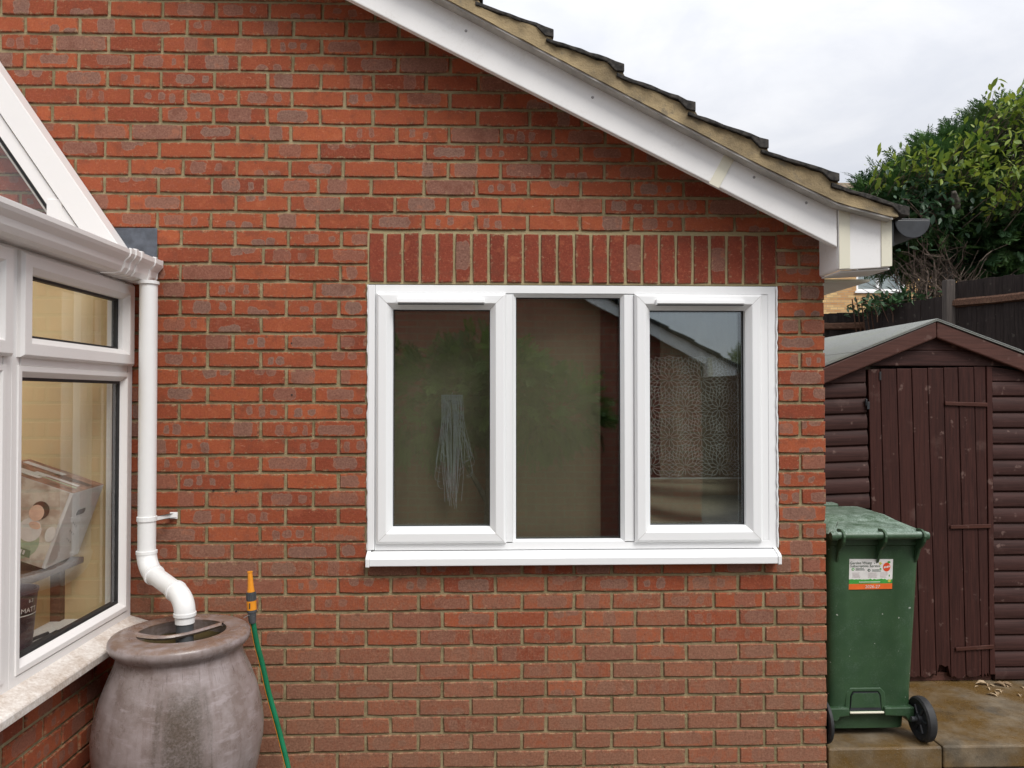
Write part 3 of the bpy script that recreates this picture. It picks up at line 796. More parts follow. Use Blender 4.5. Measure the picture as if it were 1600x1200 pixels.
# lace panel: a lattice of rosettes
lace = MB()
LX0, LX1, LZ0, LZ1 = .695, 1.135, 1.252, 1.80
def ribbon(p, q, wd=.0012):
    if not all(LX0 <= t[0] <= LX1 and LZ0 <= t[1] <= LZ1 for t in (p, q)): return
    d = Vector((q[0]-p[0], 0, q[1]-p[1]))
    if d.length < 1e-4: return
    nrm = Vector((-d.z, 0, d.x)).normalized()*wd
    fy = lambda x: .120 + .015*math.sin((x-.7)*34) + .004*math.sin((x-.7)*81)
    lace.quad((p[0]-nrm.x, fy(p[0]), p[1]-nrm.z), (q[0]-nrm.x, fy(q[0]), q[1]-nrm.z), (q[0]+nrm.x, fy(q[0]), q[1]+nrm.z), (p[0]+nrm.x, fy(p[0]), p[1]+nrm.z))
PIT = .150
for iy in range(-1, 8):
    for ix in range(-1, 7):
        cx = .735 + ix*PIT + (PIT/2 if iy % 2 else 0); cz = 1.30 + iy*.130
        P = lambda r, a: (cx+.985*r*math.cos(a), cz+.985*r*math.sin(a))
        for k in range(12):
            a = k*math.pi/6; h = math.pi/12
            ribbon(P(.008, a), P(.036, a), .0013)
            ribbon(P(.036, a), P(.052, a+h*.8)); ribbon(P(.036, a), P(.052, a-h*.8))
            ribbon(P(.052, a+h*.8), P(.066, a)); ribbon(P(.052, a-h*.8), P(.066, a))
            ribbon(P(.066, a), P(.080, a+h*.6)); ribbon(P(.066, a), P(.080, a-h*.6))
            ribbon(P(.046, a+h), P(.060, a+h)); ribbon(P(.060, a+h), P(.078, a+h*1.35)); ribbon(P(.060, a+h), P(.078, a+h*.65))
for iy in range(-1, 7):
    for ix in range(-1, 7):
        for gx, gz in ((.075, .0433), (.075, -.0433)):
            cx = .735 + ix*PIT + (PIT/2 if iy % 2 else 0) + gx; cz = 1.30 + iy*.130 + gz
            for k in range(6):
                a = k*math.pi/3+.52; ribbon((cx, cz), (cx+.018*math.cos(a), cz+.018*math.sin(a)))
                ribbon((cx+.018*math.cos(a), cz+.018*math.sin(a)), (cx+.018*math.cos(a+1.047), cz+.018*math.sin(a+1.047)))
lace.quad((LX0, .118, LZ0-.006), (LX1, .118, LZ0-.006), (LX1, .118, LZ0+.002), (LX0, .118, LZ0+.002))
o = build('lace_curtain', lace, M_LACE, None, (.9, .118, 1.25)); mm = o.modifiers.new('thick', 'SOLIDIFY'); mm.thickness = .0008
props(o, 'white lace curtain with star rosettes behind the right window pane', 'lace curtain')
# bundle of strings
tas = thing('string_bundle', (-.152, .1, 1.1), 'bundle of looped white strings hanging behind the left pane', 'strings')
st = MB()
for i in range(34):
    x = -.196 + .09*i/33; xe = -.152 + (x+.152)*rng.uniform(.25, 1.0); bul = rng.uniform(-.012, .012); zl = rng.uniform(1.12, 1.24)
    pts = [(x + (xe-x)*f*f + bul*math.sin(f*3.1), .10+rng.uniform(0, .004), 1.62+(zl-1.62)*f) for f in [k/9 for k in range(10)]]
    st.tube(pts, .0012, 4)
for i in range(16):
    s_ = rng.choice((-1, 1)); w_ = rng.uniform(.02, .095) if s_ > 0 else rng.uniform(.02, .06); zb = rng.uniform(1.20, 1.36)
    x = -.152 + s_*rng.uniform(.0, .04)
    pts = [(x + s_*w_*math.sin(f*math.pi*.62)**1.5 - s_*.02*max(0, f-.8)*5, .097+rng.uniform(0, .003), 1.60+(zb-1.60)*math.sin(f*math.pi/2*1.02)) for f in [k/12 for k in range(13)]]
    st.tube(pts, .0010, 4)
build('strands', st, M_STRING, tas)
build('tie', MB().tube([(-.198, .1, 1.619), (-.106, .1, 1.619)], .0014, 6).tube([(-.152, .1, 1.619), (-.152, .166, 1.63)], .0012, 5), M_STRING, tas)

# ------------------------------------------------------------------ conservatory on the left
cons = thing('conservatory', (-1.5, -.8, 0), 'white conservatory side joined to the brick wall at left', 'conservatory')
XF = -1.48
# local frame: (a along y, d = depth, z) -> world
MC = Matrix(((0, -1, 0, XF), (1, 0, 0, 0), (0, 0, 1, 0), (0, 0, 0, 1)))     # local x -> world y, local -y(depth out) -> world +x
BAYS = [(-.825, -.010), (-1.61, -.826), (-2.395, -1.611)]
for a0, a1 in BAYS:
    f = MB()
    f.mitre(a0, a1, .690, 2.085, [(0, .07), (0, 0), (.040, 0), (.045, .07)], MC)
    f.add([tuple(MC @ Vector(p)) for p in ((a0+.045, .0, 1.712), (a1-.045, .0, 1.712), (a1-.045, .07, 1.712), (a0+.045, .07, 1.712), (a0+.045, .0, 1.742), (a1-.045, .0, 1.742), (a1-.045, .07, 1.742), (a0+.045, .07, 1.742))],
          [(0,3,2,1),(4,5,6,7),(0,1,5,4),(1,2,6,5),(2,3,7,6),(3,0,4,7)])
    f.mitre(a0+.030, a1-.030, .735, 1.7115, [(0, .0), (.0, -.004), (.018, -.004), (.036, .018), (.036, .05)], MC)
    wf = build('window_frame', f, M_UPVC_CONS, cons, (XF, (a0+a1)/2, 1.2), bevel=.0015)
    s = MB().mitre(a0+.022, a1-.022, 1.738, 2.076, [(0, .03), (0, -.012), (.008, -.022), (.046, -.022), (.066, .0), (.066, .05)], MC)
    build('opening_sash', s, M_UPVC_CONS, wf, bevel=.0015)
    gk = MB().mitre(a0+.0875, a1-.0875, 1.8035, 2.0105, [(0, .018), (.010, .019), (.010, .04)], MC); gk.mitre(a0+.0655, a1-.0655, .7705, 1.676, [(0, .02), (.011, .021), (.011, .045)], MC)
    build('gasket', gk, M_GASKET, wf)
    for (p0, p1, z0, z1) in ((a0+.0885, a1-.0885, 1.8045, 2.0095), (a0+.0665, a1-.0665, .7715, 1.675)):
        build('pane', MB().box(XF-.050, XF-.026, p0, p1, z0, z1), M_GLASS2, wf, (XF-.04, (p0+p1)/2, (z0+z1)/2))
sl = MB().prism([(XF-.07, .705), (XF-.0, .703), (-1.402, .678), (-1.398, .672), (-1.398, .648), (-1.404, .645), (-1.41, .655), (XF-.07, .66)], 'y', -2.4, -.006)
build('window_sill', sl, M_SILL_DIRTY, cons, bevel=.0015)
eb = MB().box(-1.56, XF+.002, -2.4, -.006, 2.0865, 2.20); build('eaves_beam', eb, M_UPVC_CONS, cons)
# ogee gutter with union and stop end
def gutter_prof(e=0):
    return [(-1.476-e*0, 2.088-e), (-1.425, 2.086-e), (-1.398+e*.5, 2.092-e), (-1.387+e, 2.110-e), (-1.383+e, 2.130), (-1.366+e, 2.148), (-1.360+e, 2.160), (-1.360+e, 2.176+e), (-1.366, 2.178+e),
            (-1.366, 2.160), (-1.372, 2.150), (-1.389, 2.132), (-1.393, 2.112), (-1.402, 2.098), (-1.425, 2.093), (-1.470, 2.094), (-1.470, 2.185), (-1.476, 2.185)]
gm = MB().prism(gutter_prof(), 'y', -2.4, -.30)
cg = build('gutter', gm, M_UPVC_CONS, cons, (-1.42, -1.2, 2.13), bevel=.001)
un = MB().prism(gutter_prof(.004), 'y', -.296, -.012); un.prism(gutter_prof(.008), 'y', -.262, -.245); un.prism(gutter_prof(.008), 'y', -.214, -.197); un.prism(gutter_prof(.008), 'y', -.088, -.074)
un.prism([(-1.476, 2.083), (-1.395, 2.085), (-1.380, 2.105), (-1.378, 2.13), (-1.357, 2.155), (-1.357, 2.182), (-1.476, 2.187)], 'y', -.013, -.005)
build('gutter_outlet', un, M_UPVC_CONS, cg, bevel=.001)
# sloping gable frame against the wall above the gutter
SL = 1.467; GA = math.atan(SL)
def gl(off, x): return 2.257 + SL*(-1.519-x) - off/math.cos(GA)         # line parallel to the rake, off = distance below it
def rake(name, o0, o1, y0, y1, m, zlo=2.12, xhi=-2.75):
    # band between two offsets, cut level at the bottom
    xa = -1.519 - (zlo - 2.257 + o0/math.cos(GA))/SL; xb = -1.519 - (zlo - 2.257 + o1/math.cos(GA))/SL
    mb = MB().prism([(xa, zlo), (xhi, gl(o0, xhi)), (xhi, gl(o1, xhi)), (xb, zlo)], 'y', y0, y1)
    return build(name, mb, m, cons, (-2, (y0+y1)/2, 2.6), bevel=.002)
rk = rake('gable_rafter', 0, .094, -.095, -.004, M_UPVC_CONS, 2.19)
rake('rafter_groove', .0945, .099, -.075, -.01, M_GASKET, 2.19)
rake('gable_frame', .0995, .150, -.085, -.008, M_UPVC_CONS, 2.19)
rake('gable_gasket', .1505, .168, -.066, -.03, M_GASKET, 2.19)
rake('gable_bead', .1685, .176, -.070, -.02, M_ALU, 2.19)
xq = -1.519 - (2.21 - 2.257 + .1765/math.cos(GA))/SL
build('gable_pane', MB().prism([(xq, 2.21), (-2.75, gl(.1765, -2.75)), (-2.75, 2.21)], 'y', -.05, -.026), M_GLASS2, cons, (-2.1, -.04, 2.5))
build('gable_post', MB().box(-1.795, -1.732, -.088, -.008, 2.19, 2.42), M_UPVC_CONS, cons, bevel=.003)
fl = MB().box(-1.57, -1.384, -.0045, -.0025, 2.16, 2.321); build('lead_flashing', fl, M_LEAD, cons, bevel=.001)
rf = MB().prism([(-1.47, 2.188), (-4.2, 2.75), (-4.2, 2.76), (-1.47, 2.198)], 'y', -2.4, -.1); build('roof_pane', rf, M_GLASS2, cons, (-2.8, -1.2, 2.4))
for y in (-.8, -1.6, -2.36):
    build('roof_bar', MB().prism([(-1.50, 2.205), (-4.2, 2.761), (-4.2, 2.775), (-1.50, 2.219)], 'y', y-.03, y+.03), M_UPVC_CONS, cons, (-2.8, y, 2.45), bevel=.003)
# inside: painted house wall, floor, far side
iw = MB().box(-4.2, -1.56, -.0075, -.0035, .05, 2.2); build('painted_wall', iw, M_CREAMWALL, cons)
iw = MB().box(-1.56, -1.50, -.060, -.0035, .05, 2.08); build('wall_plate', iw, M_UPVC_CONS, cons)
fi = MB().box(-4.2, -1.6, -2.4, -.008, .004, .05); fi.box(-4.2, -4.15, -2.4, -.008, .051, 2.7); fi.box(-4.148, -1.6, -2.4, -2.35, .051, .68)
build('floor_and_far_wall', fi, M_CREAMWALL, cons)
build('inner_sill', MB().box(-1.76, -1.552, -2.38, -.062, .686, .706), M_UPVC_CONS, cons, bevel=.003)
# dwarf wall with its own bricks
dw = MB().box(-1.60, -1.4925, -2.4, -.004, -.1, .655); build('mortar_bed', dw, M_MORTAR, cons)
TD = Matrix(((0, -1, 0, -1.485), (1, 0, 0, 0), (0, 0, 1, 0), (0, 0, 0, 1)))
for row in range(8):
    z = .022 + .0735*row + .037; y = -2.4 - (.11 if row % 2 else 0)
    while y < -.02:
        y0, y1 = y+.005, min(y+.2175, -.008); y += .2225
        if y1 - max(y0, -2.39) < .03: continue
        vs, fs = brick_geo(max(y0, -2.39), y1, z-.0318, z+.0318, y0=rng.uniform(-.0015, .001))
        put_brick(brick_record(vs, fs, y0, y1, z-.032, z+.032, T=TD, wear=rng.uniform(.0, .3)), cons)

# downpipe
dp = thing('downpipe', (-1.376, -.10, .9), 'white round downpipe bending from gutter into the water butt', 'downpipe')
px, py, pr = -1.376, -.10, .0345
build('pipe', MB().tube([(px, py, 2.084), (px, py, .965)], pr, 28), M_PIPE, dp, smooth=True)
def collar(p, d, r=pr+.004, h=.02):
    d = Vector(d).normalized(); p = Vector(p); return MB().tube([p-d*h/2, p+d*h/2], r, 28)
B1, B2, B3 = Vector((px, py, .93)), Vector((-1.135, -.335, .855)), Vector((-1.132, -.34, .775))
d1 = (B2-B1).normalized()
def arc(p, c, q, n=8): return [p*(1-t)**2 + c*2*t*(1-t) + q*t*t for t in [i/n for i in range(n+1)]]
e1 = arc(Vector((px, py, .985)), Vector((px, py, .925)), B1 + d1*.075 + Vector((0, 0, -.012)))
build('elbow', MB().tube(e1, pr+.0035, 28), M_PIPE, dp, smooth=True)
dv = Vector((-1.132, -.338, .86)); s1 = e1[-1]; dd = (dv-s1).normalized()
build('offset_pipe', MB().tube([s1-dd*.01, dv-dd*.055], pr, 28), M_PIPE, dp, smooth=True)
e2 = arc(dv-dd*.075, dv+dd*.004, Vector((-1.130, -.338, .795)))
build('elbow', MB().tube(e2, pr+.0035, 28), M_PIPE, dp, smooth=True)
build('spigot', MB().tube([(-1.130, -.338, .80), (-1.130, -.338, .765)], pr+.0005, 28), M_PIPE, dp, smooth=True)
build('tail_pipe', MB().tube([(-1.130, -.338, .7645), (-1.130, -.338, .66)], .031, 24), M_GREYP, dp, smooth=True)
for p, d in (((px, py, .983), (0, 0, 1)), (e1[-1], dd), (dv-dd*.073, dd), ((-1.130, -.338, .798), (0, 0, 1)), ((px, py, 2.076), (0, 0, 1))):
    build('collar', collar(p, d, pr+.006, .012), M_PIPE, dp, smooth=True)
bk = MB().tube([(px, py, 1.108), (px, py, 1.128)], pr+.004, 28)
bk.prism([(px+.03, py-.006), (px+.03, py+.004), (-1.315, -.010), (-1.296, -.004), (-1.292, -.012), (-1.318, -.026)], 'z', 1.108, 1.126)
bk.box(-1.322, -1.290, -.0105, -.0035, 1.102, 1.130)
build('pipe_bracket', bk, M_PIPE, dp, bevel=.002)
build('screw', MB().lathe([(.0001, -.0145), (.004, -.0145), (.0045, -.0105)], (-1.303, 0, 1.117), 8, 'y'), M_BLACK, dp)

# carton, bucket, clutter inside the conservatory
crt = thing('cardboard_box', (-1.66, -.42, 1.0), 'picture-printed cardboard carton tilted inside the conservatory window', 'box')
M_CARD = plain('white_card', (.60, .58, .58), .6, .05, 12, .05); M_CARDTOP = plain('printed_card_top', (.30, .17, .12), .55, .3, 18, 0)
def front_print():
    m, t, b = mat('printed_card_front'); p = oco(t)
    n = t.noise(p, 14, 4).outputs[0]
    c = t.mix(t.ramp(n, .35, .65), (.36, .28, .22), (.62, .56, .48)); t.set(b.inputs['Base Color'], c); b.inputs['Roughness'].default_value = .45; return m
M_CARDF = front_print()
# carton axes: tipped over to the left, picture face towards +x / -y
ct = Vector((-1.757, -.200, 1.162)); Rz = Matrix.Rotation(R(3), 4, 'Z'); Ry = Matrix.Rotation(R(20), 4, 'Y')
CT = Matrix.Translation(ct) @ Ry @ Rz
CWd, CDp, CHt = .155, .13, .15     # half sizes
def cbox(x0, x1, y0, y1, z0, z1): return MB().box(x0, x1, y0, y1, z0, z1).xform(CT)
body_c = build('carton_body', cbox(-CWd, CWd, -CDp, CDp, -CHt, CHt), M_CARD, crt, bevel=.002)
o = build('picture_face', cbox(-CWd+.001, CWd-.012, -CDp-.0016, -CDp-.0004, -CHt+.001, CHt-.001), M_CARDF, crt)
build('printed_top', cbox(-CWd+.001, CWd-.001, -CDp+.001, CDp-.001, CHt+.0004, CHt+.0014), M_CARDTOP, crt)
def disc(cx, cz, rx, rz, y, n=18, t=.0005):
    cx += .075
    return MB().prism([(cx+rx*math.cos(2*math.pi*k/n), cz+rz*math.sin(2*math.pi*k/n)) for k in range(n)], 'y', y, y-t).xform(CT)
yf = -CDp-.0018
M_SKIN = plain('print_skin', (.72, .47, .36), .5, .08, 20, 0); M_HAIRP = plain('print_hair', (.06, .032, .02), .5, .1, 20, 0); M_PGREEN = plain('print_green', (.36, .43, .30), .5, .1, 20, 0); M_PWHITE = plain('print_white', (.66, .64, .62), .5, .05, 20, 0); M_PGREEN2 = plain('print_dark_green', (.15, .22, .13), .5, .1, 20, 0)
prn = lambda mb, m: build('print', mb, m, o)
prn(disc(-.045, -.075, .075, .072, yf), M_PGREEN); prn(disc(-.02, -.028, .042, .045, yf-.0006), M_PWHITE)
prn(disc(-.008, .054, .032, .034, yf-.0012), M_HAIRP); prn(disc(-.018, .040, .027, .031, yf-.0018), M_SKIN)
prn(disc(-.008, -.006, .022, .014, yf-.0012), M_SKIN); prn(disc(.055, -.02, .018, .030, yf-.0006), M_PWHITE)
prn(MB().prism([(-.12, -.128), (.09, -.128), (.085, -.10), (-.12, -.092)], 'y', yf-.0006, yf-.0011).xform(CT), M_PGREEN2)
for k in range(6): prn(MB().prism([(.005+k*.011, -.122), (.012+k*.011, -.122), (.012+k*.011, -.106), (.005+k*.011, -.106)], 'y', yf-.0014, yf-.0018).xform(CT), M_PWHITE)
build('hand_hole', MB().prism([(-.03, .045), (.03, .045), (.036, .055), (.03, .068), (-.03, .068), (-.036, .055)], 'x', CWd+.0006, CWd+.001).xform(CT), M_GASKET, crt)
for k in range(9): build('print', MB().prism([(-.035+(k % 3)*.02, .02-.011*k), (-.031+(k % 3)*.02, .02-.011*k), (-.031+(k % 3)*.02, .012-.011*k), (-.035+(k % 3)*.02, .012-.011*k)], 'x', CWd+.0005, CWd+.0009).xform(CT), M_GREYP, body_c)
for (x0, x1, y0, y1, mm_) in ((-.12, -.0, -.09, -.03, M_PWHITE), (-.02, .13, -.06, -.045, M_PGREEN), (-.05, .12, -.03, -.005, M_CARD), (.0, .14, .02, .06, M_HAIRP), (-.14, .02, .05, .09, M_CARD)):
    build('print', cbox(x0, x1, y0, y1, CHt+.0016, CHt+.0022), mm_, crt)
sup = MB().box(-1.92, -1.60, -.66, -.30, .90, .955)
stool = thing('side_table', (-1.76, -.48, .05), 'dark wooden side table under the tilted carton', 'table')
M_TABLE = wood('dark_table_wood', (.06, .032, .018), (.13, .07, .04), axis='x')
build('table_top', MB().box(-2.10, -1.655, -.40, -.04, .93, .955), M_TABLE, stool, bevel=.004)
for x in (-2.06, -1.74):
    for y in (-.36, -.08): build('leg', MB().box(x-.02, x+.02, y-.02, y+.02, .05, .93), M_TABLE, stool, bevel=.003)
bkt = thing('paint_bucket', (-1.665, -.52, .706), 'dark purple paint bucket lettered SLIM MATT on the inner sill', 'bucket')
M_BUCKET = plain('dark_purple_plastic', (.045, .016, .028), .4, .2, 8, .05)
bc = (-1.650, -.545); 
build('tub', MB().lathe([(.0001, .708), (.066, .708), (.085, .93), (.089, .935), (.089, .945), (.083, .945), (.080, .90), (.0001, .90)], (bc[0], bc[1], 0), 28), M_BUCKET, bkt, smooth=True)
def text_mesh(body, size, name='lettering'):
    cu = bpy.data.curves.new(name, 'FONT'); cu.body = body; cu.size = size; cu.align_x = 'CENTER'; cu.resolution_u = 2
    to = bpy.data.objects.new(name, cu); COL.objects.link(to)
    bpy.context.view_layer.update(); dg = bpy.context.evaluated_depsgraph_get()
    me = bpy.data.meshes.new_from_object(to.evaluated_get(dg))
    vs = [tuple(v.co) for v in me.vertices]; fs = [tuple(p.vertices) for p in me.polygons]
    bpy.data.objects.remove(to); bpy.data.curves.remove(cu); bpy.data.meshes.remove(me)
    return vs, fs
def bucket_text(body, size, z, a0):
    vs, fs = text_mesh(body, size); mb = MB(); out_ = []
    for x, y, _ in vs:
        zz_ = z + y; r = .066 + (zz_-.708)*.0856 + .0009; a = a0 + x/r
        out_.append((bc[0]+r*math.cos(a), bc[1]+r*math.sin(a), zz_))
    build('lettering', mb.add(out_, fs), M_PWHITE, bkt)
bucket_text('SLIM MATT', .024, .872, R(-32)); bucket_text('6.3', .017, .905, R(-10))
rib = MB(); 
for k in range(24):
    for j in range(1):
        a = R(-140+k*9.4); r = .066 + (.862-.708)*.0856 + .0009; a2 = R(-140+(k+1)*9.4)
        rib.quad((bc[0]+r*math.cos(a), bc[1]+r*math.sin(a), .861), (bc[0]+r*math.cos(a2), bc[1]+r*math.sin(a2), .861), (bc[0]+r*math.cos(a2), bc[1]+r*math.sin(a2), .864), (bc[0]+r*math.cos(a), bc[1]+r*math.sin(a), .864))
build('print_line', rib, M_PWHITE, bkt)
for k in range(7):
    a = R(-5+3*(k % 2)); mb = MB(); z = .85-.018*k; r = .066 + (z-.708)*.0856 + .0009
    for q_ in range(5):
        b0, b1 = a+q_*.07-.25, a+q_*.07-.19
        mb.quad((bc[0]+r*math.cos(b0), bc[1]+r*math.sin(b0), z), (bc[0]+r*math.cos(b1), bc[1]+r*math.sin(b1), z), (bc[0]+r*math.cos(b1), bc[1]+r*math.sin(b1), z+.004), (bc[0]+r*math.cos(b0), bc[1]+r*math.sin(b0), z+.004))
    build('small_print', mb, M_GREYP, bkt)
tl = thing('grey_tool', (-1.60, -.35, .706), 'dark grey bar-shaped tool lying on the conservatory inner sill', 'tool')
build('bar', MB().box(-1.635, -1.60, -.74, -.28, .707, .728), M_BLACK, tl, bevel=.004)
build('grip', MB().tube([(-1.655, -.52, .72), (-1.665, -.40, .724), (-1.655, -.30, .72)], .007, 8), M_BLACK, tl, smooth=True)

# ------------------------------------------------------------------ water butt, hose
pc = Vector((-1.136, -.36, 0))
butt = thing('water_butt', pc, 'large weathered lilac-brown urn water butt standing in the corner', 'water butt')
prof = [(.0001, .0), (.165, .0), (.185, .012), (.232, .10), (.274, .22), (.294, .33), (.296, .39), (.287, .46), (.268, .53), (.245, .59), (.228, .630), (.219, .655), (.217, .674), (.222, .686), (.234, .694), (.242, .704), (.246, .716), (.244, .728), (.237, .737), (.222, .742), (.190, .741)]
hole = .157; hc = (0.0, .012)
seg = 72; pm = MB().lathe(prof, pc, seg)
base = len(pm.v) - seg
ringi = []
for k in range(seg):
    a = 2*math.pi*k/seg; pm.v.append((pc.x+hc[0]+hole*math.cos(a), pc.y+hc[1]+hole*.93*math.sin(a), .738))
b2 = len(pm.v)-seg
for k in range(seg): pm.f.append((base+k, base+(k+1) % seg, b2+(k+1) % seg, b2+k))
for k in range(seg):
    a = 2*math.pi*k/seg; pm.v.append((pc.x+hc[0]+(hole+.012)*math.cos(a), pc.y+hc[1]+(hole*.93+.012)*math.sin(a), .705))
b3 = len(pm.v)-seg
for k in range(seg): pm.f.append((b2+k, b2+(k+1) % seg, b3+(k+1) % seg, b3+k))
for k in range(seg):
    a = 2*math.pi*k/seg; pm.v.append((pc.x+hc[0]+(hole+.03)*math.cos(a), pc.y+hc[1]+(hole+.03)*math.sin(a), .60))
b4 = len(pm.v)-seg
for k in range(seg): pm.f.append((b3+k, b3+(k+1) % seg, b4+(k+1) % seg, b4+k))
build('urn', pm, M_POT, butt, smooth=True)
# bridge across the opening, sweeping round the pipe
br = []
for i in range(15):
    f = i/14; x = -.158 + .275*f; y = -.018 + .128*f - .082*math.sin(f*math.pi)
    br.append((pc.x+x, pc.y+y, .7385 - .004*math.sin(f*math.pi)))
bmesh_ = MB()
for i, p in enumerate(br):
    wd = .011 + .010*abs(2*i/14-1)**2
    bmesh_.v += [(p[0]+.001, p[1]-wd, p[2]-.004), (p[0], p[1]-wd*.5, p[2]+.003), (p[0], p[1]+wd*.5, p[2]+.003), (p[0]-.001, p[1]+wd, p[2]-.004), (p[0], p[1], p[2]-.014)]
for i in range(14):
    for k in range(5):
        a = i*5+k; b = i*5+(k+1) % 5; bmesh_.f.append((a, b, b+5, a+5))
build('bridge', bmesh_, M_POT, butt, smooth=True)
wt = MB().lathe([(.0001, .690), (.176, .690)], pc, 40); build('water', wt, M_WATER, butt)
build('copper_tap', MB().tube([(pc.x-.035, pc.y+.085, .742), (pc.x-.035, pc.y+.085, .765), (pc.x-.02, pc.y+.075, .775)], .008, 10), M_COPPER, butt, smooth=True)
wire = MB().tube([(pc.x+.19, pc.y+.13, .75), (pc.x+.205, pc.y+.145, .757), (pc.x+.225, pc.y+.15, .75)], .0016, 6); build('wire', wire, M_SCREW, butt)

hs = thing('garden_hose', (-.86, -.17, 0), 'green garden hose with orange nozzle upright beside the urn', 'hose')
hp = [(-.921, -.20, .752), (-.919, -.195, .72), (-.908, -.185, .64), (-.890, -.17, .55), (-.866, -.16, .43), (-.834, -.15, .30), (-.803, -.15, .18), (-.770, -.16, .07), (-.72, -.18, .016), (-.60, -.22, .013), (-.48, -.20, .013), (-.38, -.12, .013), (-.25, -.10, .013)]
def cat(pts, n=6):
    pts = [Vector(p) for p in pts]; P = [pts[0]]+pts+[pts[-1]]; o_ = []
    for i in range(1, len(P)-2):
        for k in range(n):
            t = k/n; a, b, c, d = P[i-1], P[i], P[i+1], P[i+2]
            o_.append(.5*((2*b)+(c-a)*t+(2*a-5*b+4*c-d)*t*t+(3*b-a-3*c+d)*t**3))
    return o_ + [pts[-1]]
build('hose_pipe', MB().tube(cat(hp), .0105, 14), M_HOSE, hs, smooth=True)
build('stripe', MB().tube([p + Vector((-.0088, -.0062, 0)) for p in cat(hp[1:8])], .0016, 6), M_ORANGE, hs)
nb = Vector((-.922, -.20, .752)); nd = Vector((-.055, .0, 1)).normalized()
def noz(name, h0, h1, r0, r1, m, seg=18): return build(name, MB().tube([nb+nd*h0, nb+nd*(h0*.7+h1*.3), nb+nd*h1], [r0, (r0+r1)/2, r1], seg), m, hs, smooth=True)
noz('hose_collar', -.03, .012, .0125, .0165, M_GREYP); noz('collar_ring', .0125, .022, .019, .019, M_GREYP)
noz('connector', .0225, .058, .0185, .0185, M_ORANGE); noz('knurled_ring', .0585, .092, .018, .017, M_GREYP); noz('nozzle', .0925, .168, .0145, .0088, M_ORANGE); noz('nozzle_tip', .1685, .172, .0105, .0105, M_ORANGE)
rg = MB()
for k in range(16):
    a = 2*math.pi*k/16; u = Vector((1, 0, .055)).normalized(); v_ = nd.cross(u); c_ = (u*math.cos(a)+v_*math.sin(a))*.0178
    rg.tube([nb+nd*.062+c_, nb+nd*.088+c_], .0016, 4)
build('grip_ribs', rg, M_GREYP, hs)
build('printed_mark', MB().box(nb.x-.006, nb.x-.002, nb.y-.0192, nb.y-.0175, nb.z+.03, nb.z+.052), M_BLACK, hs)

# ------------------------------------------------------------------ wheelie bin
bin_ = thing('wheelie_bin', (1.70, .3, .10), 'green wheelie garden waste bin with printed sticker by wall corner', 'wheelie bin')
def section(z, x0, x1, y0, y1, rx=.03, panel=0):
    """rounded rectangle; the back face (towards -y) has a slightly sunk centre panel"""
    pts = []
    w_ = x1-x0; k0, k1 = x0+w_*.235, x0+w_*.74
    pts += [(x0+rx, y0), (k0-.008, y0), (k0+.004, y0+panel), (k1-.004, y0+panel), (k1+.008, y0), (x1-rx, y0)]
    for a in (-60, -30, 0): pts.append((x1-rx+rx*math.cos(R(a)), y0+rx+rx*math.sin(R(a))))
    for a in (0, 45, 90): pts.append((x1-rx+rx*math.cos(R(a)), y1-rx+rx*math.sin(R(a))))
    for a in (90, 135, 180): pts.append((x0+rx+rx*math.cos(R(a)), y1-rx+rx*math.sin(R(a))))
    for a in (180, 210, 240): pts.append((x0+rx+rx*math.cos(R(a)), y0+rx+rx*math.sin(R(a))))
    return [(x, y, z) for x, y in pts]
def loft(secs, cap0=True, cap1=True):
    mb = MB(); n = len(secs[0])
    for s in secs: mb.v += s
    for i in range(len(secs)-1):
        for k in range(n):
            a = i*n+k; b = i*n+(k+1) % n; mb.f.append((a, b, b+n, a+n))
    if cap0: mb.f.append(tuple(range(n))[::-1])
    if cap1: mb.f.append(tuple((len(secs)-1)*n+k for k in range(n)))
    return mb
yback = lambda z: .104 - .042*(z-.24)/.74
Z = [.235, .30, .50, .72, .90, .955]
secs = [section(.135, 1.530, 1.866, .125, .47, .03, 0), section(.225, 1.522, 1.872, .120, .475, .03, 0), section(.2355, 1.512, 1.888, yback(.235), .49, .03, .004)]
for z in Z[1:]:
    f = (z-.235)/.72; secs.append(section(z, 1.512-.014*f, 1.888+.026*f, yback(z), .49+.07*f, .035, .006))
secs += [section(.962, 1.498, 1.917, .052, .568, .035, .004), section(1.000, 1.496, 1.919, .050, .570, .035, .002)]
bb = loft(secs)
build('body', bb, M_BIN, bin_, smooth=True, bevel=.0)
# foot recess: dark mouth with light bar, raised surround
fr_ = MB()
yk = lambda z: yback(z)-.0005
fr_.prism([(1.585, .205), (1.606, .205), (1.612, .290), (1.622, .306), (1.735, .306), (1.746, .290), (1.752, .205), (1.772, .205), (1.768, .300), (1.748, .322), (1.610, .322), (1.590, .300)], 'y', yback(.26)-.003, yback(.26)+.006)
build('foot_recess_rim', fr_, M_BIN, bin_, bevel=.004)
M_BINDARK = M_BIN
build('recess', MB().prism([(1.609, .222), (1.749, .222), (1.743, .288), (1.734, .303), (1.624, .303), (1.615, .288)], 'y', yback(.26)-.0035, yback(.26)+.004), M_BLACK, bin_)
build('recess_back', MB().prism([(1.612, .236), (1.746, .236), (1.741, .288), (1.733, .300), (1.626, .300), (1.617, .288)], 'y', yback(.26)-.0048, yback(.26)-.0036), M_BIN, bin_, bevel=.001)
build('foot_bar', MB().tube([(1.603, yback(.22)-.016, .218), (1.754, yback(.22)-.016, .218)], .005, 8), M_CREAM, bin_, smooth=True)
sk = MB().prism([(1.508, .240), (1.600, .240), (1.600, .205), (1.556, .200), (1.545, .182), (1.508, .186)], 'y', yback(.22)-.022, .135)
build('skirt', sk, M_BIN, bin_, bevel=.005)
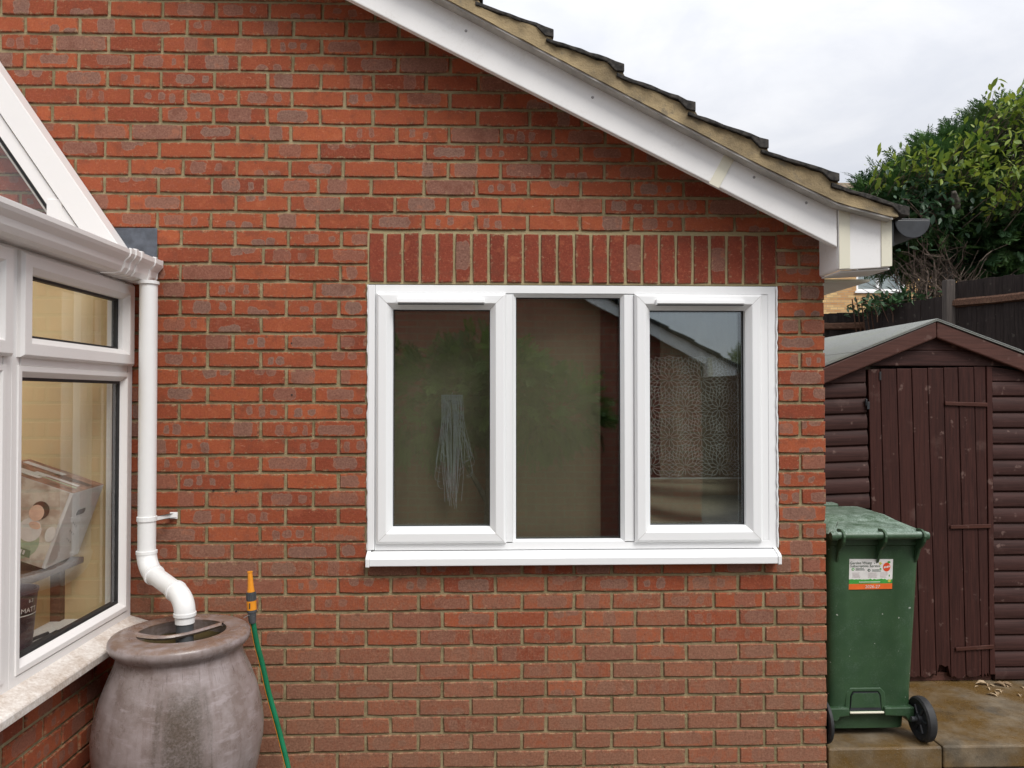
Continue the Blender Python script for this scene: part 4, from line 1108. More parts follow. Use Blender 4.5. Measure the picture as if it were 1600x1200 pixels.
sk = MB().prism([(1.757, .240), (1.892, .240), (1.890, .180), (1.872, .174), (1.850, .200), (1.757, .205)], 'y', yback(.22)-.022, .135)
build('skirt', sk, M_BIN, bin_, bevel=.005)
sk = MB().prism([(1.601, .222), (1.756, .222), (1.756, .206), (1.601, .206)], 'y', yback(.22)-.012, .135)
build('skirt', sk, M_BIN, bin_, bevel=.004)
hb = MB().tube([(1.512, .018, 1.010), (1.900, .018, 1.010)], .0165, 18); hb.tube([(1.892, .018, 1.010), (1.918, .018, 1.006)], [.022, .018], 16); hb.tube([(1.490, .018, 1.008), (1.516, .018, 1.010)], [.018, .022], 16)
build('handle_bar', hb, M_LID, bin_, smooth=True)
for x in (1.540, 1.722, 1.893):
    bkm = MB()
    pr_ = [(.055, 1.035), (.020, 1.036), (-.004, 1.025), (-.010, 1.008), (-.004, .985), (.014, .962), (.036, .945), (.055, .905), (.07, .880), (.07, .96)]
    bkm.prism(pr_, 'x', x-.0055, x+.0055)
    build('handle_bracket', bkm, M_BIN, bin_, bevel=.002)
# lid
def lsec(z, x0, x1, y0, y1, r=.04):
    pts = []
    for cx, cy, a0 in ((x1-r, y0+r, -90), (x1-r, y1-r, 0), (x0+r, y1-r, 90), (x0+r, y0+r, 180)):
        for k in range(5): a = R(a0+k*22.5); pts.append((cx+r*math.cos(a), cy+r*math.sin(a), z))
    return pts
ld = loft([lsec(.985, 1.495, 1.910, .046, .585), lsec(1.012, 1.488, 1.918, .038, .592), lsec(1.022, 1.494, 1.912, .045, .585), lsec(1.030, 1.506, 1.902, .055, .575), lsec(1.043, 1.524, 1.888, .205, .56, .03), lsec(1.046, 1.527, 1.885, .213, .555, .03), lsec(1.061, 1.540, 1.862, .262, .545, .02), lsec(1.063, 1.55, 1.85, .30, .53, .02)])
lid = build('lid', ld, M_LID, bin_, smooth=True, bevel=0)
build('lid_panel', MB().add([(1.54, .080, 1.036), (1.86, .080, 1.036), (1.78, .185, 1.0475), (1.60, .185, 1.0475), (1.54, .080, 1.022), (1.86, .080, 1.022), (1.78, .185, 1.040), (1.60, .185, 1.040)], [(0,1,2,3),(7,6,5,4),(0,4,5,1),(1,5,6,2),(2,6,7,3),(3,7,4,0)]), M_LID, lid, bevel=.006)
build('lid_grip', MB().box(1.64, 1.765, .53, .60, 1.050, 1.076), M_LID, lid, bevel=.008)
build('axle', MB().tube([(1.868, .070, .1955), (1.945, .070, .1955)], .011, 12), M_GREYP, bin_, smooth=True)
def wheel(x, k=1.0):
    tyre = MB().lathe([(.064, x-.014*k), (.085, x-.021*k), (.0935, x-.014*k), (.0955, x), (.0935, x+.014*k), (.085, x+.021*k), (.064, x+.014*k)], (0, .070, .1955), 40, 'x')
    wo = build('wheel', tyre, M_RUBBER, bin_, (x, .070, .1955), smooth=True)
    hub = MB().lathe([(.0001, x-.012*k), (.060, x-.010*k), (.0655, x-.014*k), (.0655, x+.014*k), (.060, x+.010*k), (.0001, x+.012*k)], (0, .070, .1955), 32, 'x')
    hub.lathe([(.0001, x-.026*k), (.022, x-.024*k), (.026, x-.009*k)], (0, .070, .1955), 20, 'x')
    for q_ in range(6 if k == 1 else 0):
        a = q_*math.pi/3; d_ = Vector((0, math.cos(a), math.sin(a))); hub.tube([Vector((x-.013, .070, .1955))+d_*.022, Vector((x-.013, .070, .1955))+d_*.060], .006, 6)
    build('hub', hub, M_BLACK, wo, smooth=True)
wheel(1.915); wheel(1.476, .45)
# sticker
yst = lambda z: yback(z) + .006 - .0022
def stick(poly, lift, m, parent, name='print', round_=False):
    mb = MB(); n = len(poly)
    mb.v = [(x, yst(z)-lift, z) for x, z in poly] + [(x, yst(z)-lift+.0006, z) for x, z in poly]
    mb.f = [tuple(range(n)), tuple(range(n, 2*n))[::-1]] + [(i, n+i, n+(i+1) % n, (i+1) % n) for i in range(n)]
    return build(name, mb, m, parent)
SX0, SX1, SZ0, SZ1 = 1.596, 1.790, .762, .898
M_STW = plain('sticker_white', (.74, .72, .69), .4, .04, 30, 0); M_STG = plain('sticker_green', (.06, .33, .055), .4, .1, 40, 0); M_STO = plain('sticker_orange', (.80, .145, .025), .4, .05, 30, 0); M_STT = plain('sticker_text', (.05, .09, .06), .4, .05, 30, 0); M_STR = plain('sticker_red', (.74, .075, .02), .4, .05, 30, 0); M_STY = plain('sticker_yellow', (.55, .55, .08), .4, .05, 30, 0); M_STL = plain('sticker_pale_text', (.48, .40, .40), .4, .05, 30, 0)
stk = stick([(SX0, SZ0), (SX1, SZ0+.002), (SX1+.002, SZ1-.002), (SX0+.001, SZ1)], 0, M_STW, bin_, 'sticker')
W_ = SX1-SX0; H_ = SZ1-SZ0
U = lambda u, v: (SX0 + u*W_, SZ1 - v*H_)
stick([U(0, .82), U(0, 1), U(1, .985), U(1, .805)], .0008, M_STO, stk)
gr_ = [U(0, .815), U(1, .80)]
for k in range(25): f = 1-k/24; gr_.append(U(f, .64 + .035*rng.random() + .02*(k % 2)))
stick(gr_, .0008, M_STG, stk)
ell = lambda u, v, ru, rv, n=20: [U(u+ru*math.cos(2*math.pi*k/n), v+rv*math.sin(2*math.pi*k/n)) for k in range(n)]
stick(ell(.865, .27, .085, .145), .0008, M_STR, stk); stick(ell(.915, .11, .035, .035), .0012, M_STG, stk)
for k in range(4): stick(ell(.81+.036*k, .28-.01*k, .014, .035, 10), .0014, M_STW, stk)
star = [U(.72+.045*(1 if k % 2 == 0 else .45)*math.cos(R(36*k)), .15+.065*(1 if k % 2 == 0 else .45)*math.sin(R(36*k))) for k in range(10)]
stick(star, .0008, M_STY, stk); stick(ell(.725, .33, .022, .03, 8), .0008, M_STG, stk); stick(ell(.93, .55, .012, .035, 8), .0008, M_STG, stk)
stick(ell(.635, .13, .012, .018, 8), .0008, M_STT, stk); stick(ell(.585, .15, .010, .014, 8), .0008, M_STT, stk); stick(ell(.93, .72, .035, .05, 10), .0014, M_STY, stk)
stick(ell(.09, .335, .033, .045, 14), .0008, M_STG, stk); stick(ell(.09, .335, .016, .022, 8), .0013, M_STW, stk)
stick(ell(.46, .37, .034, .047, 14), .0008, M_STT, stk); stick(ell(.46, .37, .014, .02, 8), .0013, M_STW, stk)
for (u0, u1, v) in ((.15, .34, .31), (.15, .36, .35), (.53, .70, .35), (.53, .74, .39)): stick([U(u0, v), U(u0, v+.018), U(u1, v+.018), U(u1, v)], .0008, M_STT, stk)
for (u0, u1) in ((.08, .27), (.44, .66), (.72, .90)):
    for k in range(5): stick([U(u0, .45+.037*k), U(u0, .46+.037*k), U(u1-.04*rng.random(), .46+.037*k), U(u1-.04*rng.random(), .45+.037*k)], .0008, M_STL, stk)
stick([U(.23, .745), U(.23, .765), U(.72, .762), U(.72, .742)], .0013, M_STW, stk)
def stick_text(body, size, u, v, m, shear=0):
    vs, fs = text_mesh(body, size); x0, z0 = U(u, v)
    build('lettering', MB().add([(x0+x+shear*y, yst(z0+y)-.0016, z0+y) for x, y, _ in vs], fs), m, stk)
stick_text('Garden Waste', .0165, .27, .165, M_STT); stick_text('Subscription Service', .0165, .37, .265, M_STT); stick_text('2026-27', .0200, .54, .955, M_STW, .15)

# ------------------------------------------------------------------ shed
shed = thing('garden_shed', (2.374, 1.4, .10), 'dark brown log-lap wooden shed with felt roof behind the bin', 'shed')
ys = .75; AX, AZ = 2.374, 2.008
rl = lambda x: AZ - (.405 if x < AX else .375)*abs(x-AX)
def loglap(x0, x1, zlo, zhi, tilt=0, xr=0):
    mb = MB(); h = zhi-zlo
    pf = [(.022, zlo), (.002, zlo+.001), (-.009, zlo+h*.12), (-.0125, zlo+h*.38), (-.010, zlo+h*.68), (-.002, zlo+h*.92), (.003, zhi-.0005), (.022, zhi-.0005)]
    n = len(pf)
    for x in (x0, x1): mb.v += [(x, ys+y, z+tilt*(x-xr)) for y, z in pf]
    mb.f += [tuple(range(n)), tuple(range(n, 2*n))[::-1]] + [(i, n+i, n+(i+1) % n, (i+1) % n) for i in range(n)]
    return build('siding_board', mb, M_SHED_H, shed, ((x0+x1)/2, ys, zlo), smooth=True)
pit = .0846
for k in range(19):
    zt = 1.695 - k*pit; zb = max(zt-pit, .105)
    if zt < .12: break
    loglap(2.697, 3.10, zb, zt+rng.uniform(-.001, .001))
    loglap(1.64, 2.013+.0022*k, zb-.005, zt-.005, .035, 2.03)
# top corner pieces and gable boards
build('siding_board', MB().prism([(2.697, 1.6955), (3.10, 1.6955), (3.10, rl(3.10)-.02), (2.697, 1.772)], 'y', ys-.008, ys+.02), M_SHED_H, shed, (2.9, ys, 1.7), bevel=.003)
build('siding_board', MB().prism([(1.64, 1.676), (2.013, 1.689), (2.013, 1.772), (1.64, rl(1.64)-.02)], 'y', ys-.008, ys+.02), M_SHED_H, shed, (1.8, ys, 1.7), bevel=.003)
for z0, z1 in ((1.775, 1.857), (1.8575, 1.925), (1.9255, 1.985)):
    xl0, xr0 = AX-(AZ-.012-z0)/.405, AX+(AZ-.012-z0)/.375; xl1, xr1 = AX-(AZ-.012-z1)/.405, AX+(AZ-.012-z1)/.375
    build('gable_board', MB().prism([(xl0, z0), (xr0, z0), (xr1, z1), (xl1, z1)], 'y', ys-.010, ys+.02), M_SHED_H, shed, (AX, ys, z0), bevel=.005)
for sgn in (-1, 1):
    xe = AX+sgn*.80
    q = [(AX+sgn*.0008, AZ+.002), (xe, rl(xe)+.002), (xe, rl(xe)-.084), (AX+sgn*.0008, AZ-.086)]
    build('bargeboard', MB().prism(q if sgn > 0 else q[::-1], 'y', ys-.050, ys-.024), M_SHED_B, shed, (AX+sgn*.4, ys-.04, 1.85), bevel=.007)
    f = MB(); q = [(AX, AZ+.016), (xe+sgn*.02, rl(xe)+.014), (xe+sgn*.02, rl(xe)+.003), (AX, AZ+.004)]
    f.prism(q, 'y', ys-.056, 2.55); q2 = [(p[0], p[1]+.004) for p in q]
    f.prism([(AX, AZ+.0165), (AX+sgn*.45, rl(AX+sgn*.45)+.0205), (AX+sgn*.45, rl(AX+sgn*.45)+.0155), (AX, AZ+.012)], 'y', ys-.058, 2.552)
    build('roof_felt', f, M_FELT, shed, (AX+sgn*.4, 1.6, 1.9))
    build('side_panel', MB().box(AX+sgn*.735-.02, AX+sgn*.735+.02, ys+.024, 2.45, .105, rl(AX+sgn*.75)-.02), M_SHED_H, shed)
build('rear_panel', MB().prism([(AX-.7, .105), (AX+.7, .105), (AX+.7, 1.70), (AX, 1.98), (AX-.7, 1.70)], 'y', 2.40, 2.44), M_SHED_H, shed)
build('shed_floor', MB().box(AX-.7, AX+.7, ys+.03, 2.38, .102, .14), M_SHED_H, shed)
build('threshold', MB().box(2.03, 2.69, ys+.012, ys+.05, .1025, .145), M_SHED_B, shed)
build('door_jamb', MB().prism([(2.666, .14), (2.694, .14), (2.694, 1.772), (2.664, 1.772)], 'y', ys-.016, ys+.02), M_SHED_V, shed, (2.68, ys, .9), bevel=.003)
build('door_header', MB().box(2.0, 2.69, ys+.0, ys+.03, 1.7745, 1.80), M_SHED_H, shed)
door = build('door', MB().box(2.06, 2.665, ys+.022, ys+.036, .15, 1.765), M_SHED_V, shed, (2.35, ys, .95))
tops = [2.022, 2.088, 2.176, 2.257, 2.343, 2.430, 2.509, 2.595, 2.660]; bots = [2.050, 2.120, 2.211, 2.292, 2.377, 2.456, 2.538, 2.622, 2.665]
for i in range(8):
    x0, x1, b0, b1 = tops[i]+.0018, tops[i+1]-.0018, bots[i]+.0018, bots[i+1]-.0018
    zb = .122+rng.uniform(-.006, .008); ztop = 1.757 + .002*i
    pts = [(x0, ztop), (b0, zb+rng.uniform(0, .012))]
    nb_ = 5
    for k in range(1, nb_):
        f = k/nb_; rot = .028*rng.random() if rng.random() < .5 else 0
        if i == 4: rot = .05+.02*rng.random()
        pts.append((b0+(b1-b0)*f, zb+rot))
    pts += [(b1, zb+rng.uniform(0, .014)), (x1, ztop)]
    if i == 0: pts = [(x0, ztop)] + pts[1:]
    build('plank', MB().prism(pts, 'y', ys-.012-rng.uniform(0, .003), ys+.02), M_SHED_V, door, ((x0+b1)/2, ys, .95), bevel=.0025)
for z, xa, xb, dz_ in ((1.576, 2.432, 2.662, -.012), (.921, 2.455, 2.676, .008), (.277, 2.478, 2.684, .02)):
    build('hinge', MB().prism([(xa, z-.010), (xb, z-.011+dz_*.6), (xb, z+.011+dz_*.6), (xa, z+.010)], 'y', ys-.024, ys-.0165), M_HINGE, door, ((xa+xb)/2, ys, z), bevel=.003)
build('latch', MB().box(2.008, 2.022, ys-.03, ys-.012, 1.545, 1.585).box(2.002, 2.012, ys-.026, ys-.012, 1.565, 1.60), M_BLACK, shed, bevel=.002)
build('keyhole_slot', MB().box(2.082, 2.092, ys-.0175, ys-.0155, 1.70, 1.745), M_GASKET, door)

# ------------------------------------------------------------------ fence
def fence(p0, p1, ztop, zbot, n, label, zslope=0, rail=None, postl=None, rails_front=True, cap=True):
    f = thing('fence', ((p0[0]+p1[0])/2, (p0[1]+p1[1])/2, zbot), label, 'fence', 'dark fence panels behind the shed')
    d = Vector((p1[0]-p0[0], p1[1]-p0[1], 0)); Ln = d.length; u = d.normalized(); nr = Vector((u.y, -u.x, 0))
    if nr.dot(Vector((-p0[0], -3.27-p0[1], 0))) < 0: nr = -nr
    for i in range(n):
        s0, s1 = Ln*i/n-.004, Ln*(i+1)/n+.004
        a = Vector((p0[0], p0[1], 0))+u*s0; b = Vector((p0[0], p0[1], 0))+u*s1
        zt = ztop + zslope*(s0/Ln) + rng.uniform(-.008, .006); off = .012*(i % 2) + rng.uniform(0, .004)
        mb = MB(); th_ = .018
        q = [a+nr*off, b+nr*(off+.008), b+nr*(off+.008)-nr*th_, a+nr*off-nr*th_]
        mb.v = [(p.x, p.y, zbot) for p in q] + [(p.x, p.y, zt) for p in q]
        mb.f = [(0,1,2,3),(7,6,5,4),(0,4,5,1),(1,5,6,2),(2,6,7,3),(3,7,4,0)]
        build('board', mb, M_FENCE, f, tuple((a+b)/2)[:2]+(zbot+.9,), bevel=.002)
    if rail:
        for zr, zz2 in rail:
            mb = MB(); A = Vector((p0[0], p0[1], 0)); B = Vector((p1[0], p1[1], 0))
            for k in range(9):
                f_ = k/8; p = A.lerp(B, f_); z = zr+(zz2-zr)*f_; j = rng.uniform(-.008, .008)
                mb.v += [tuple(p+nr*.014+Vector((0, 0, z-.05))), tuple(p+nr*.060+Vector((0, 0, z-.03+j))), tuple(p+nr*.055+Vector((0, 0, z+.03+j))), tuple(p+nr*.014+Vector((0, 0, z+.055+j)))]
            for k in range(8):
                for q_ in range(4): a_ = k*4+q_; b_ = k*4+(q_+1) % 4; mb.f.append((a_, b_, b_+4, a_+4))
            mb.f += [(3, 2, 1, 0), (32, 33, 34, 35)]
            build('rail', mb, M_RAIL, f, ((p0[0]+p1[0])/2, (p0[1]+p1[1])/2, zr))
    if postl:
        for (x, y, zt) in postl:
            build('post', MB().box(x-.055, x+.055, y-.05, y+.05, zbot-.1, zt), M_POST, f, (x, y, zbot), bevel=.012)
    return f
fence((7.52, 1.86), (5.485, 5.63), 2.955, .0, 42, 'taller dark brown fence panel with split rail at right edge', 0, [(2.72, 2.70)], [(5.45, 5.60, 2.985)])
fence((5.41, 5.66), (5.198, 7.092), 2.80, .9, 12, 'lower dark brown fence panel left of the grey post', 0, None, None)
fence((5.75, 7.22), (3.6, 7.75), 2.79, (.9), 19, 'far dark brown fence panel between shed roof and yellow house', 0, [(2.60, 2.60), (1.9, 1.9)], None)

# ------------------------------------------------------------------ foliage
def spray_template(nb=8, ln=1.0):
    """flat feathery conifer spray, quads only"""
    V, Fc = [], []
    def blade(p, d, L, wd):
        d = d/np.linalg.norm(d); sd = np.array([-d[1], d[0], 0.0]); b = len(V)
        V.extend([p, p+d*L*.5+sd*wd, p+d*L, p+d*L*.5-sd*wd]); Fc.append((b, b+1, b+2, b+3))
    ax = np.array([1.0, 0, 0]); blade(np.zeros(3), ax, ln, .022)
    for i in range(nb):
        t = .12+.8*i/nb; L = .42*(1-.72*t)+.07
        for s in (-1, 1):
            a = s*R(38+nrg.uniform(-8, 8)); d = np.array([math.cos(a), math.sin(a), nrg.uniform(-.15, .15)])
            p = ax*t*ln; blade(p, d, L, .024)
            for k in (.4, .7):
                a2 = a + R(32)*nrg.choice((-1, 1)); blade(p+d*L*k, np.array([math.cos(a2), math.sin(a2), nrg.uniform(-.1, .1)]), L*.42, .017)
    return np.array(V), np.array(Fc)
def leaf_template():
    V = np.array([(0, 0, 0), (.35, .20, .03), (.7, .17, .02), (1, 0, -.10), (.7, -.17, .02), (.35, -.20, .03), (.5, 0, -.03)]); 
    Fc = np.array([(0, 1, 6, 6), (1, 2, 6, 6), (2, 3, 6, 6), (3, 4, 6, 6), (4, 5, 6, 6), (5, 0, 6, 6)]); return V, Fc
def frames(D):
    D = D/np.linalg.norm(D, axis=1, keepdims=True)
    up = nrg.normal(size=D.shape)*.45 + np.array([0, 0, 1.0]); Yv = np.cross(up, D); Yv /= np.linalg.norm(Yv, axis=1, keepdims=True)+1e-9
    Zv = np.cross(D, Yv); return D, Yv, Zv
def scatter(name, templates, P, D, sc, m, parent, shade, kind='stuff', droop=0):
    vs, fs, sh = [], [], []; off = 0; X_, Y_, Z_ = frames(D)
    for i in range(len(P)):
        tv, tf = templates[i % len(templates)]; v = tv.copy()
        if droop: v[:, 2] -= droop*v[:, 0]**2
        wv_ = P[i] + sc[i]*(v[:, :1]*X_[i]+v[:, 1:2]*Y_[i]+v[:, 2:3]*Z_[i])
        vs.append(wv_); fs.append(tf+off); off += len(tv); sh.append(np.full(len(tv), shade[i]))
    vs = np.concatenate(vs); fs = np.concatenate(fs); sh = np.concatenate(sh); o3 = np.array(org(parent)); vs = vs - o3
    me = bpy.data.meshes.new(name)
    if (fs[:, 2] == fs[:, 3]).all(): fs = fs[:, :3]
    k = fs.shape[1]
    me.vertices.add(len(vs)); me.vertices.foreach_set('co', vs.astype('f').ravel())
    me.loops.add(fs.size); me.loops.foreach_set('vertex_index', fs.astype('i').ravel())
    me.polygons.add(len(fs)); me.polygons.foreach_set('loop_start', np.arange(0, fs.size, k, dtype='i'))
    me.update(calc_edges=True)
    a = me.attributes.new('shade', 'FLOAT', 'POINT'); a.data.foreach_set('value', sh.astype('f')); me.materials.append(m)
    o_ = link(bpy.data.objects.new(name, me), parent, Vector(o3)); 
    if kind: o_['kind'] = kind
    return o_
SPR = [spray_template() for _ in range(6)]
def shell_points(ells, n, inner=.55):
    """points in a union of ellipsoids, most of them near the surface"""
    Ps, Ds = [], []
    vol = np.array([e[3]*e[4]*e[5] for e in ells])**.67; vol /= vol.sum()
    for e, w_ in zip(ells, vol):
        k = int(n*w_); d = nrg.normal(size=(k, 3)); d /= np.linalg.norm(d, axis=1, keepdims=True)
        r = inner + (1-inner)*nrg.random(k)**.5; r *= 1 + .13*np.sin(d[:, 0]*9+e[0])*np.sin(d[:, 2]*8+e[1])
        Ps.append(np.array(e[:3])+d*r[:, None]*np.array(e[3:])); Ds.append(d)
    return np.concatenate(Ps), np.concatenate(Ds)
con = thing('conifer_tree', (6.3, 7.4, 1.1), 'dense dark green conifer behind the fence at right edge', 'tree')
ells = [(6.10, 7.4, 4.05, .85, .8, .66), (6.9, 7.4, 4.45, .95, .9, .95), (7.5, 7.2, 4.70, 1.0, .9, 1.0), (6.3, 7.1, 4.40, .62, .6, .66), (7.35, 6.6, 3.70, 1.25, .75, .80), (6.75, 6.5, 3.55, .70, .6, .48), (8.4, 7.0, 3.8, 1.1, 1.0, 1.1), (5.72, 7.3, 4.22, .50, .5, .42), (5.50, 7.1, 4.15, .42, .5, .44), (5.75, 7.0, 3.98, .5, .5, .40), (6.3, 6.6, 4.0, .8, .5, .5)]
P, Dd = shell_points(ells, 9500, .62)
D2 = Dd*.8 + nrg.normal(size=Dd.shape)*.45 + np.array([-.1, -.25, .12])
scatter('foliage', SPR, P, D2, nrg.uniform(.18, .40, len(P)), M_CONIFER, con, np.clip(nrg.normal(.45, .34, len(P)), 0, 1), droop=.25)
trk = MB().tube([(6.02, 6.42, .9), (6.0, 6.42, 2.2), (5.97, 6.45, 3.1), (5.95, 6.48, 3.9), (5.99, 6.6, 4.5)], [.10, .085, .07, .065, .03], 12)
tk = build('trunk', trk, M_BARK, con, (6, 6.45, .9), smooth=True)
build('cut_stub', MB().tube([(5.97, 6.44, 3.90), (5.90, 6.22, 3.98), (5.82, 6.05, 4.02), (5.76, 5.98, 4.14)], [.10, .085, .06, .025], 10), M_BARK, tk, smooth=True)
lm = MB()
for i in range(40):
    p = P[rng.randrange(len(P))]; lm.tube([(6.0+rng.uniform(-.1, 1.6), 7.2, 3.2+rng.random()), tuple(p)], [.02, .006], 5)
build('limbs', lm, M_TWIG, con)
# broad-leaved climber through the conifer
clb = thing('climbing_plant', (5.9, 6.4, 1.1), 'climber with yellow-green leaves growing through the conifer', 'climbing plant')
LT = leaf_template()
lv_me = []
for k in range(5):
    me = bpy.data.meshes.new('leaf'); v = LT[0].copy(); v[:, 1] *= nrg.uniform(.6, 1.0); v[:, 2] += .10*nrg.uniform(-1, 1)*v[:, 0]
    me.from_pydata([tuple(p) for p in v], [], [tuple(f[:3]) for f in LT[1]]); me.materials.append(M_YLEAF); a = me.attributes.new('shade', 'FLOAT', 'POINT'); a.data.foreach_set('value', [nrg.uniform(.25, .8)]*7); lv_me.append(me)
# clusters follow the lit edge seen in the photo, at the crown's near surface (x, z at y about 6.4)
anch = [(5.30, 6.55, 4.75), (5.15, 6.7, 4.65), (5.45, 6.5, 4.62), (5.55, 6.45, 4.80), (5.62, 6.4, 4.50), (5.75, 6.4, 4.90), (5.85, 6.35, 4.62), (5.92, 6.4, 4.95), (6.05, 6.35, 4.55), (6.05, 6.45, 5.10), (6.15, 6.4, 4.85), (6.25, 6.4, 5.30), (6.35, 6.4, 5.45), (6.45, 6.45, 5.20), (6.55, 6.45, 5.50),
        (6.70, 6.45, 5.55), (6.85, 6.45, 5.62), (7.0, 6.45, 5.50), (6.90, 6.4, 5.30), (6.60, 6.35, 5.02), (6.05, 5.95, 4.25), (6.15, 5.9, 4.10), (6.25, 5.9, 4.30), (6.35, 5.9, 4.42), (6.45, 5.9, 4.15), (6.55, 5.9, 4.35), (6.30, 5.85, 3.95), (6.65, 5.85, 4.12), (6.75, 5.85, 3.98), (6.05, 6.0, 3.92), (6.2, 5.95, 4.48), (6.5, 5.9, 4.55), (6.8, 5.9, 4.2), (5.7, 6.3, 4.35), (5.95, 6.2, 4.42), (7.1, 6.4, 5.7), (6.75, 6.4, 5.72), (6.45, 6.4, 5.62), (5.38, 6.5, 4.5), (5.0, 6.8, 4.5)]
cnt = 0; stems = MB(); extraP, extraD, extraS = [], [], []
for ai, (x, y, z) in enumerate(anch):
    for cl_ in range(4):
        c_ = np.array((x+.10, y, 4.0+(z-4.0)*.78)) + nrg.normal(size=3)*np.array((.11, .08, .07)) + np.array((0, -.28, 0)); ax_ = np.array((nrg.uniform(-.7, .5), -.6, nrg.uniform(.0, .9))); ax_ /= np.linalg.norm(ax_)
        stems.tube([tuple(c_ - ax_*.28 + np.array((0, .15, -.1))), tuple(c_ - ax_*.1), tuple(c_+ax_*.05)], [.006, .004, .002], 5)
        for li in range(7):
            d = ax_*.6 + nrg.normal(size=3)*.65 + np.array((0, 0, .25)); d /= np.linalg.norm(d); s_ = nrg.uniform(.05, .155)
            if cnt < 290 and li < 5 and cl_ < 2:
                o_ = bpy.data.objects.new('leaf', lv_me[cnt % 5]); w0 = Vector(c_ + ax_*nrg.uniform(-.06, .05))
                X_, Y_, Z_ = frames(d[None]); Mr = Matrix((X_[0], Y_[0], Z_[0])).transposed()
                link(o_, clb, w0); o_.rotation_mode = 'QUATERNION'; o_.rotation_quaternion = Mr.to_quaternion(); o_.scale = (s_,)*3; cnt += 1
            else: extraP.append(c_+nrg.normal(size=3)*.1); extraD.append(d); extraS.append(s_)
build('stem', stems, M_TWIG, clb)
scatter('small_leaves', [LT], np.array(extraP), np.array(extraD), np.array(extraS), M_YLEAF, clb, np.clip(nrg.normal(.35, .25, len(extraP)), 0, 1))
# dark glossy ivy at the stub and fence
ivy = thing('ivy', (5.6, 6.1, 2.6), 'dark glossy ivy leaves around the cut branch stub', 'ivy')
k = 420; c_ = np.array([(5.55, 6.15, 4.02)])+nrg.normal(size=(k, 3))*np.array([.30, .16, .24])
scatter('leaves', [LT], c_, nrg.normal(size=(k, 3))+np.array([0, -.6, -.2]), nrg.uniform(.07, .14, k), M_DLEAF, ivy, nrg.random(k))
iv = MB()
for i in range(12): iv.tube([(5.9, 6.3, 3.3+.1*i), (5.7+rng.uniform(-.2, .1), 6.2, 3.7+.03*i), (5.4+rng.uniform(-.2, .3), 6.15, 4.0+rng.uniform(-.2, .2))], .006, 5)
build('stem', iv, M_TWIG, ivy)
# bare twiggy shrub between gutter and trunk, and leafy base on the fence top
tw = thing('twiggy_shrub', (5.5, 6.5, 1.1), 'bare brown twiggy shrub between the gutter and the trunk', 'shrub')
tm = MB()
for i in range(110):
    x = rng.uniform(5.55, 6.0); y = rng.uniform(6.15, 6.75); z = rng.uniform(2.3, 2.9); p = Vector((x, y, z)); pts = [p]; d = Vector((rng.uniform(-.5, .5), rng.uniform(-.35, .3), 1)).normalized()
    for s_ in range(6): d = (d + Vector((rng.uniform(-.55, .55), rng.uniform(-.4, .4), rng.uniform(-.25, .25)))).normalized(); p = p + d*rng.uniform(.10, .24); pts.append(p)
    tm.tube(pts, [.011*(1-.13*j)*rng.uniform(.6, 1.2) for j in range(7)], 5)
    for s_ in range(4):
        q0 = pts[rng.randrange(1, 6)]; dq = Vector((rng.uniform(-1, 1), rng.uniform(-.6, .6), rng.uniform(-.6, .8))).normalized(); q1 = q0+dq*rng.uniform(.08, .2); tm.tube([q0, q1, q1+(dq+Vector((rng.uniform(-.5, .5), 0, rng.uniform(-.5, .5))))*.1], [.005, .004, .002], 4)
for i in range(8):
    x = 5.42+.07*i; tm.tube([(x, 6.4, 1.0), (x+rng.uniform(-.05, .05), 6.4, 1.8), (x+rng.uniform(-.1, .1), 6.4, 2.8)], [.016, .013, .01], 6)
build('twigs', tm, M_TWIG, tw)
lp = thing('leafy_plant', (5.1, 6.9, 1.1), 'small leafy plant spilling over the fence below yellow house window', 'plant')
k = 520; c_ = np.array([(5.36, 6.72, 2.80)])+nrg.normal(size=(k, 3))*np.array([.19, .28, .055])
c_[:, 2] += np.abs(c_[:, 0]-5.05)*.12
scatter('leaves', [LT], c_, nrg.normal(size=(k, 3))+np.array([-.2, -.3, .5]), nrg.uniform(.06, .12, k), M_DLEAF, lp, np.clip(nrg.normal(.6, .3, k), 0, 1))
st_ = MB()
for i in range(14): x = 4.85+.06*i; st_.tube([(5.25, 6.9, 1.1), (x+.1, 6.85, 2.5), (x, 6.75, 2.9)], .008, 5)
for i in range(4):
    x = 4.95+.10*i; st_.tube([(x, 6.7, 2.84), (x+.03, 6.45, 2.80), (x+.06, 6.40, 2.66), (x+.05+.04*(i % 2), 6.38, 2.56)], .0032, 5)
build('stem', st_, M_RAIL, lp)
# ------------------------------------------------------------------ yellow house beyond
nh = thing('yellow_brick_house', (12, 21, 1.2), 'yellow brick house with white window glimpsed beyond the fence', 'house')
yw = MB(); Yn = 20.0
yw.box(8.5, 11.398, Yn, Yn+.3, 1, 7.2); yw.box(12.95, 16, Yn, Yn+.3, 1, 7.2); yw.box(11.398, 12.95, Yn, Yn+.3, 1, 4.85); yw.box(11.398, 12.95, Yn, Yn+.3, 6.05, 7.2)
build('wall', yw, M_YBRICK, nh); build('rear_wall', MB().box(8.5, 16, Yn+7, Yn+7.3, 1, 7.2), M_YBRICK, nh)
wm = MB().mitre(11.40, 12.948, 4.852, 6.048, [(0, Yn+.14), (0, Yn+.03), (.07, Yn+.03), (.075, Yn+.14)]); wm.box(12.05, 12.14, Yn+.025, Yn+.14, 4.93, 5.97); wm.box(11.34, 13.0, Yn-.06, Yn+.02, 4.79, 4.848)
nw = build('window', wm, M_UPVC, nh, (12.1, Yn, 5.4)); build('pane', MB().box(11.475, 12.05, Yn+.09, Yn+.11, 4.93, 5.97).box(12.14, 12.873, Yn+.09, Yn+.11, 4.93, 5.97), M_GLASS, nw)
